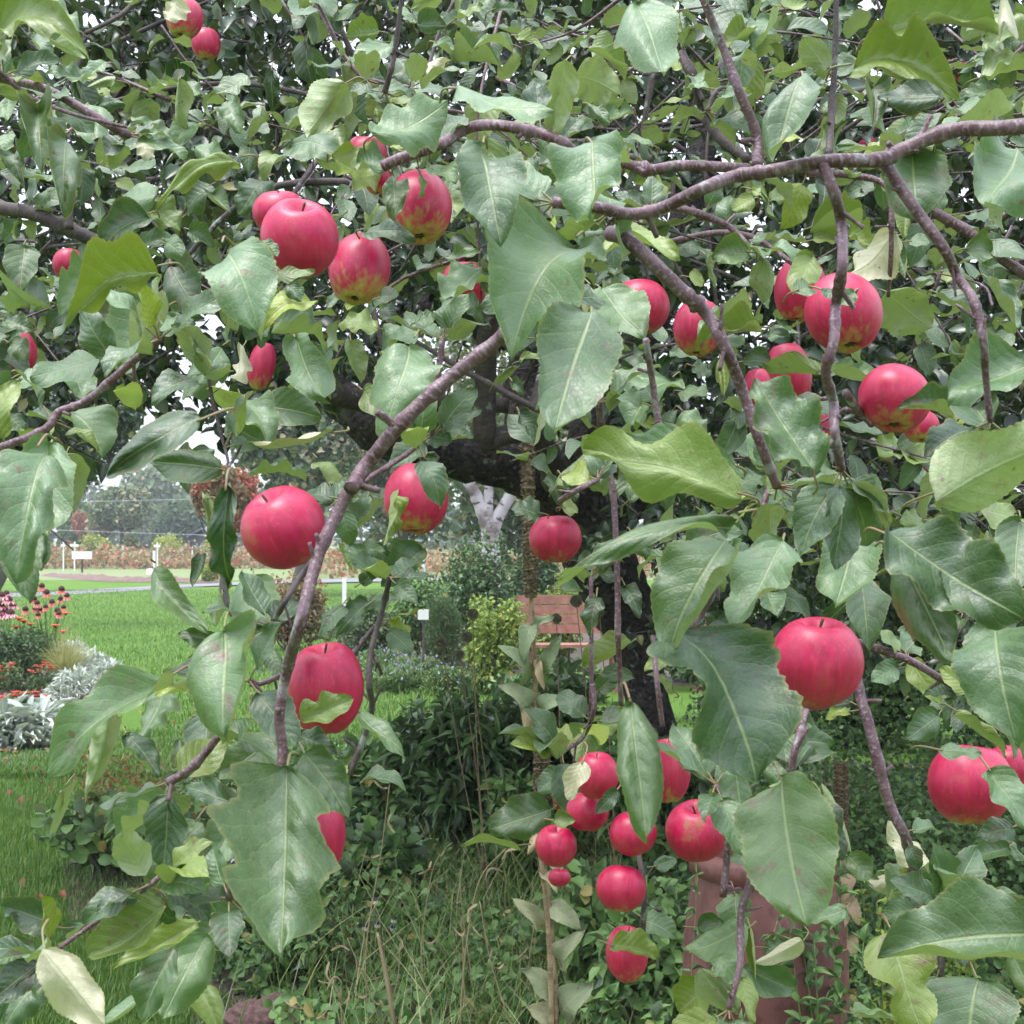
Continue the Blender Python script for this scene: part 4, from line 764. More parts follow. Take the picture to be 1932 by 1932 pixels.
near = [  # (points, radius px at start, radius px at end, material)
 (((2300, 190), (1932, 238), (1800, 246), (1700, 284), (1655, 302), (1560, 304), (1460, 322), (1390, 332), (1330, 354), (1250, 392), (1192, 404), (1130, 392), (1045, 382)), 1.06, 15, 11, 'n'),
 (((1410, 318), (1285, 312), (1225, 320), (1150, 300), (1105, 300), (1058, 268), (1007, 248), (930, 236), (880, 243), (830, 272), (760, 297), (722, 314)), 1.38, 10, 11, 'n'),
 (((1540, 305), (1527, 324), (1600, 330), (1672, 352), (1682, 440), (1676, 560)), 1.45, 9, 4, 'n'),
 (((1150, 440), (1190, 458), (1290, 552), (1333, 592), (1368, 655), (1402, 740), (1432, 830), (1466, 918)), 1.10, 15, 9, 'n'),
 (((1549, 303), (1573, 362), (1587, 419), (1589, 502), (1577, 576), (1573, 642), (1558, 703), (1573, 760), (1574, 810), (1587, 885)), 1.05, 11, 9, 'n'),
 (((1668, 306), (1720, 385), (1781, 469), (1807, 522), (1838, 569), (1856, 647), (1859, 700), (1868, 795)), 1.07, 12, 6, 'n'),
 (((1760, 399), (1828, 439), (1932, 516), (2050, 560)), 1.8, 10, 10, 'n'),
 (((1319, -20), (1368, 100), (1395, 174), (1428, 255), (1429, 314)), 1.42, 7, 11, 'n'),
 (((1578, -10), (1576, 94), (1570, 200), (1564, 295)), 1.45, 5, 7, 'm'),
 (((1285, 100), (1310, 150), (1325, 201), (1352, 254), (1412, 304)), 1.9, 9, 10, 'm'),
 (((1335, 210), (1352, 172), (1380, 168), (1425, 190)), 1.8, 5, 4, 'm'),
 (((1230, 395), (1285, 394), (1369, 424), (1412, 464)), 1.7, 7, 6, 'n'),
 (((1250, 460), (1352, 439), (1425, 450), (1500, 500)), 1.75, 6, 5, 'n'),
 (((-200, 370), (0, 393), (62, 403), (134, 434), (190, 457), (240, 470)), 1.9, 14, 13, 'm'),
 (((130, 432), (128, 380), (115, 340)), 1.9, 9, 4, 'm'),
 (((-60, 130), (0, 148), (90, 170), (207, 236), (240, 254)), 1.5, 8, 9, 'n'),
 (((-20, 120), (50, 178), (134, 214), (240, 240)), 1.45, 5, 3, 'n'),
 (((161, 63), (228, 28), (275, -20)), 1.9, 4, 5, 'm'),
 (((585, -20), (620, 50), (650, 108), (690, 150)), 1.6, 5, 5, 'n'),
 (((1050, 560), (960, 622), (935, 645), (850, 712), (760, 795), (690, 880), (662, 922)), 1.07, 12, 15, 'n'),
 (((662, 922), (640, 962), (600, 1050), (565, 1180), (542, 1262), (527, 1350), (532, 1430), (500, 1530), (462, 1600), (432, 1695)), 1.07, 13, 8, 'n'),
 (((598, 1052), (566, 1090), (536, 1138), (512, 1180)), 1.22, 7, 5, 'm'),
 (((560, 1205), (545, 1262), (490, 1290), (470, 1284)), 1.16, 6, 5, 'n'),
 (((735, 1090), (723, 1145), (700, 1228), (697, 1290), (700, 1350), (660, 1462)), 1.6, 5, 6, 'm'),
 (((705, 1185), (680, 1215), (662, 1240)), 1.6, 5, 5, 'm'),
 (((700, 1230), (712, 1250), (720, 1272)), 1.6, 4, 3, 'm'),
 (((300, 640), (244, 688), (161, 757), (110, 778), (82, 812), (-20, 852)), 1.15, 7, 8, 'n'),
 (((1130, 760), (1138, 830), (1148, 883), (1158, 944), (1165, 1100), (1166, 1200), (1172, 1330)), 1.5, 7, 5, 'n'),
 (((1218, 640), (1232, 726), (1248, 840), (1256, 910), (1269, 1030)), 1.4, 6, 7, 'n'),
 (((1115, 1088), (1116, 1290), (1112, 1360)), 1.7, 4, 4, 'n'),
 (((1056, 945), (1090, 924), (1128, 905)), 1.35, 6, 5, 'n'),
 (((1280, 1196), (1318, 1166), (1345, 1112), (1360, 1060)), 1.45, 7, 6, 'n'),
 (((1600, 1205), (1627, 1215), (1714, 1245), (1787, 1288), (1850, 1320)), 1.5, 8, 7, 'n'),
 (((1610, 1240), (1620, 1302), (1640, 1369), (1677, 1513), (1707, 1576), (1720, 1625), (1756, 1716)), 1.40, 11, 9, 'n'),
 (((1522, 1335), (1499, 1419), (1489, 1482)), 1.22, 6, 8, 'n'),
 (((1350, 1480), (1366, 1535), (1372, 1603), (1364, 1692)), 1.28, 5, 7, 'n'),
 (((1440, 1600), (1426, 1640), (1399, 1720), (1396, 1821), (1375, 1905)), 1.25, 10, 5, 'n'),
 (((420, 1380), (362, 1449), (320, 1475)), 1.2, 7, 9, 'n'),
 (((300, 1655), (261, 1686), (161, 1754), (100, 1797)), 1.15, 5, 4, 'n'),
 (((760, -20), (746, 87), (738, 130), (726, 174)), 1.4, 4, 6, 'm'),
 (((690, 150), (730, 158), (772, 166)), 1.5, 4, 4, 'n'),
 (((835, 640), (820, 760), (815, 820)), 1.6, 6, 5, 'n'),
 (((1700, 1440), (1500, 1850), (1780, 1932)), 1.5, 0, 0, None),
 (((1460, 900), (1440, 960), (1438, 1040), (1440, 1100)), 1.3, 7, 4, 'n'),
 (((1790, 1700), (1775, 1830), (1765, 1932)), 1.35, 7, 6, 'm'),
 (((640, 940), (700, 900), (760, 862), (790, 840)), 1.3, 7, 4, 'n'),
 (((1700, 300), (1750, 250), (1800, 226), (1805, 200)), 1.38, 4, 3, 'n'),
 (((1880, 420), (1932, 390), (2000, 380)), 2.0, 6, 6, 'm'),
 (((1470, 780), (1500, 760), (1573, 750)), 1.3, 4, 4, 'n'),
 (((1595, 740), (1620, 775), (1650, 800)), 1.35, 8, 9, 'n'),
 (((1180, 1330), (1195, 1400), (1208, 1480), (1212, 1560)), 1.5, 4, 4, 'm'),
 (((1060, 1420), (1100, 1390), (1120, 1340), (1118, 1290)), 1.55, 4, 5, 'n'),
 (((1195, 1560), (1215, 1680), (1212, 1760)), 1.5, 5, 6, 'm'),
 (((1232, 1200), (1240, 1290), (1250, 1370)), 1.4, 5, 5, 'n'),
 (((392, 700), (402, 760), (420, 830), (432, 885), (428, 960)), 1.3, 4, 2, 'm'),
 (((432, 880), (445, 860), (455, 840)), 1.3, 3, 2, 'm'),
]
segs = []
for pts, d, r0, r1, mt in near:
    if mt is None: continue
    q = [P(x, y, d + .02 * math.sin(i * 1.7 + x)) for i, (x, y) in enumerate(pts)]
    a = Acc(); p_, _ = tube(a, q, r0 * d / F, r1 * d / F, 12, .018, per=8, knots=max(1, len(q) // 2))
    if r0 >= 4:   # small fruiting spurs
        for _ in range(max(1, len(q) // 2)):
            i = rng.integers(2, len(p_) - 1); e = p_[i] + rdir(1)[0] * [.8, .5, 1] * rng.uniform(.012, .03); tube(a, [p_[i], (p_[i] + e) / 2, e], r1 * d / F * .55, r1 * d / F * .45, 6, .1, per=3)
    a.build('branch', M['bark_near'] if mt == 'n' else M['bark_mid'], tree_o)
    segs.append(p_)
NEARP = np.vstack(segs)

# ------------------------------------------------------------------ apples (each fruit is a thing)
def apple_mesh(seed, tall=1.0):
    r_ = np.random.default_rng(seed); nt_, ns = 34, 44; th = np.linspace(0, math.pi, nt_); ph = np.linspace(0, 2 * math.pi, ns, endpoint=False)
    TT, PH = np.meshgrid(th, ph, indexing='ij'); a1, a2, a3 = r_.uniform(0, 6.28, 3)
    rad = 1.0 + .05 * np.cos(TT) + .045 * np.cos(PH - a1) * np.sin(TT) * (1.3 - TT * .3) + .014 * np.cos(5 * PH + a2) * np.clip(TT - 1.7, 0, 1) + .018 * np.cos(2 * PH + a3)
    X = rad * np.sin(TT); Z = rad * np.cos(TT) * 1.0
    Z = Z - .40 * np.exp(-(TT / .30) ** 2) + .20 * np.exp(-((math.pi - TT) / .22) ** 2)
    V = np.stack([X * np.cos(PH), X * np.sin(PH), Z], -1).reshape(-1, 3)
    i = np.arange(nt_ - 1)[:, None] * ns; j = np.arange(ns)[None]; j2 = (j + 1) % ns
    me_o = build('apple', V, np.stack([i + j, i + ns + j, i + ns + j2, i + j2], -1).reshape(-1, 4), M['apple']); return me_o
from mathutils import Euler, Matrix
bases = [apple_mesh(s) for s in range(6)]; meshes = [b.data for b in bases]
for b in bases: bpy.data.objects.remove(b)
_a = Acc(); tube(_a, [(0, 0, .42), (.03, .02, .75), (.08, .05, .98)], .03, .035, 7, .05); _s = _a.build('stem', M['stem']); stem_me = _s.data; bpy.data.objects.remove(_s)
_a = Acc()
for k in range(5):
    scatter(_a, [LOW[0]], np.array([[.03 * math.cos(k * 1.257), .03 * math.sin(k * 1.257), -.76]]), np.array([[math.cos(k * 1.257), math.sin(k * 1.257), -.9]]), np.array([[0, 0, -1.0]]), .15, .09, tints(1))
lathe(_a, (0, 0, -.78), [(.001, .03), (.10, .0), (.12, -.035), (.001, -.03)], 10); _s = _a.build('calyx', M['stem']); cal_me = _s.data; bpy.data.objects.remove(_s)
# x, y, rx, ry (px), real radius, tilt towards camera, roll, green, russet, label
AP = [
 (568, 452, 76, 78, .037, 35, 5, -.3, 0, 'big crimson apple at the front of the upper left pair, dimple facing up'),
 (676, 510, 60, 74, .034, -18, 4, .42, 0, 'tall apple with a green underside leaning against the big crimson one'),
 (790, 395, 66, 75, .036, -22, -3, .30, 0, 'pink striped apple with a pale green bottom under the curved branch'),
 (528, 402, 52, 45, .036, 20, 0, -.2, 0, 'small piece of pink apple showing above left of the big crimson apple'),
 (692, 292, 40, 36, .036, 10, 0, -.1, 0, 'pink apple mostly hidden by leaves above the upper left pair'),
 (712, 334, 28, 34, .036, 0, 0, .1, 0, 'dark pink apple behind the pale leaf beside the pink striped apple'),
 (533, 998, 86, 80, .037, 25, -22, -.25, .6, 'large glossy apple with a tan scar hanging over the lawn'),
 (786, 944, 64, 68, .036, -14, 5, .12, 0, 'apple with a yellow green base hanging below the diagonal branch'),
 (1046, 1018, 50, 47, .034, -8, 4, -.05, 0, 'lone round apple hanging in front of the mullein spike'),
 (612, 1302, 74, 90, .037, 12, 0, -.3, 0, 'large apple behind the hanging twig above the wild bed'),
 (576, 1580, 80, 96, .037, 0, 0, -.05, 0, 'apple almost covered by one big ribbed leaf at lower left'),
 (1540, 1252, 92, 88, .037, 14, 0, -.3, 0, 'large deep red apple in the open at lower right'),
 (1830, 1482, 84, 78, .037, -8, 5, -.15, .3, 'dark red apple under leaves by the right edge'),
 (1900, 1450, 44, 44, .033, 5, 0, -.2, 0, 'smaller apple tucked behind the dark red one at the right edge'),
 (1594, 592, 76, 80, .037, -18, -4, .02, 0, 'apple with a dark eye behind the vertical twig at upper right'),
 (1507, 548, 48, 62, .036, 0, 8, -.05, 0, 'apple half behind leaves just left of the one crossed by the twig'),
 (1690, 755, 72, 66, .037, -22, 10, -.1, 0, 'round apple with a spotted leaf on its right cheek'),
 (1737, 806, 36, 32, .034, -15, 0, .3, 0, 'bottom of an apple showing under the one with the spotted leaf'),
 (1778, 852, 48, 50, .036, 0, 0, -.2, 0, 'apple cut off by the pale leaf with a red stalk'),
 (1490, 706, 46, 62, .034, 0, -10, -.1, 0, 'apple between the thick grey branch and the vertical twig'),
 (1428, 732, 28, 38, .034, 0, 0, -.1, 0, 'sliver of red apple beside the upright ribbed leaf'),
 (1540, 802, 30, 46, .033, 0, 0, -.1, .4, 'apple behind the upright ribbed leaf, next to the vertical twig'),
 (1208, 582, 58, 54, .037, 0, 0, -.1, 0, 'apple behind the curled leaf left of the thick branch'),
 (1316, 620, 50, 56, .036, -10, 5, .25, .3, 'shaded orange red apple under the thick branch'),
 (880, 540, 48, 46, .036, 0, 0, .05, 0, 'apple hidden behind two leaves right of the tall green bottomed one'),
 (492, 692, 26, 48, .032, 0, 12, .35, 0, 'narrow orange green apple at the end of the dark limb'),
 (25, 668, 44, 47, .036, 5, 0, -.1, 0, 'apple at the left edge halfway up the view'),
 (130, 500, 33, 32, .035, 0, 0, -.05, 0, 'apple behind the arching yellow green leaf at upper left'),
 (347, 36, 36, 40, .035, -14, 8, .40, 0, 'green bottomed apple with a cream leaf on it at the top'),
 (388, 84, 28, 32, .035, 0, 0, .38, 0, 'yellow green apple just below the green bottomed one at the top'),
 (428, 74, 12, 12, .033, 0, 0, 0, 0, 'tiny distant red apple right of the yellow green one'),
 (218, 60, 14, 17, .033, 0, 0, .2, .3, 'dull red apple below the grey twig at top left'),
 (273, 150, 11, 13, .033, 0, 0, .35, 0, 'small apple in the sky gap between dark limbs at top left'),
 (150, 120, 12, 10, .033, 0, 0, 0, 0, 'small apple among leaves at far top left'),
 (940, 34, 15, 15, .032, 0, 0, -.2, 0, 'small dark crimson apple at top centre'),
 (697, 138, 12, 22, .034, 0, 0, .25, 0, 'orange red apple peeping left of the forked twig'),
 (590, 90, 9, 12, .033, 0, 0, .2, 0, 'tiny orange apple by the twig at the top left of centre'),
 (1813, 135, 16, 27, .034, 0, 0, .2, 0, 'long red apple beside the yellow green leaf at top right'),
 (1638, 276, 18, 18, .034, 0, 0, .15, 0, 'pinkish apple just above the main branch'),
 (1220, 282, 10, 11, .033, 0, 0, 0, 0, 'small red apple above the reddish branch right of centre'),
 (1624, 432, 13, 9, .033, 0, 0, .1, 0, 'red apple top showing below the main branch'),
 (1408, 48, 8, 7, .033, 0, 0, 0, 0, 'tiny red apple at the top between two twigs'),
 (1126, 1465, 42, 45, .022, 5, 0, -.3, 0, 'uppermost left fruit of the small apple cluster'),
 (1107, 1532, 41, 38, .022, -6, 0, -.3, 0, 'second small apple down in the cluster, below the uppermost left one'),
 (1062, 1508, 20, 26, .020, 0, 0, -.3, 0, 'sliver of small apple behind the cream curled leaf of the cluster'),
 (1050, 1598, 41, 39, .022, 8, 0, -.2, .2, 'leftmost whole fruit of the small apple cluster'),
 (1056, 1656, 22, 17, .013, 0, 0, -.2, 0, 'smallest fruit of the cluster, below the leftmost one'),
 (1195, 1573, 46, 42, .024, 8, 0, -.2, 0, 'round small apple in the middle of the cluster'),
 (1170, 1677, 48, 47, .025, -16, 10, -.1, 0, 'small apple hanging below the middle of the cluster'),
 (1184, 1802, 42, 53, .024, 0, 0, .05, .5, 'lowest hanging small apple with a pale leaf across it'),
 (1315, 1568, 62, 60, .033, 22, -6, .02, 1.0, 'cracked and russet scarred apple right of the cluster'),
 (1260, 1455, 44, 64, .031, 0, 0, .1, 0, 'pink apple behind the crinkled leaf above the cluster'),
 (252, 865, 20, 20, .033, 0, 0, .45, .3, 'orange apple under the big dark drooping leaf on the left'),
 (336, 872, 22, 22, .033, 0, 0, .3, 0, 'reddish apple behind the dark leaves over the meadow'),
 (3, 458, 9, 12, .033, 0, 0, -.1, 0, 'small dark red apple cut by the left edge'),
 (18, 547, 14, 10, .033, 0, 0, -.1, 0, 'small dark red apple near the left edge below the grey limb'),
 (395, 250, 10, 12, .033, 0, 0, .1, 0, 'small pink apple among leaves left of the whitish leaf'),
]
ap_pos = []
for i, (x, y, rx, ry, rr, tl, rl, g, rs, lb) in enumerate(AP):
    d = rr * F / rx; d = min(d, 7.5)
    if (x, y) in ((528, 402), (692, 292), (712, 334)): d = 1.50; rr = rx * d / F
    if x == 1428 or x == 1062 or x == 1900 or x == 1737: d = 1.6 if x != 1062 else 1.55; rr = rx * d / F
    pos = P(x, y, d); o = bpy.data.objects.new('apple', meshes[i % 6]); C.objects.link(o); tag(o, lb, 'apple', 'ripe apples on the tree')
    k = rx * d / F / 1.03; o.scale = (k * rng.uniform(.97, 1.02), k * rng.uniform(.94, 1.04), k * ry / rx * (1.05 if abs(tl) < 15 else 1.0)); o.location = pos
    o.rotation_euler = Euler((R(tl), R(rl), R(rng.uniform(0, 360))), 'XYZ').to_matrix().to_euler() if 0 else (Matrix.Rotation(R(tl), 3, 'X') @ Matrix.Rotation(R(rl), 3, 'Y') @ Matrix.Rotation(R(rng.uniform(0, 360)), 3, 'Z')).to_euler()
    o.color = (max(0, min(1, g * .5 + .36)), max(rs, .18), 0, 1)
    for nm, me in (('stem', stem_me), ('calyx', cal_me)):
        c = bpy.data.objects.new(nm, me); C.objects.link(c); c.parent = o
    ap_pos.append((x, y, rx, ry, d, rr))

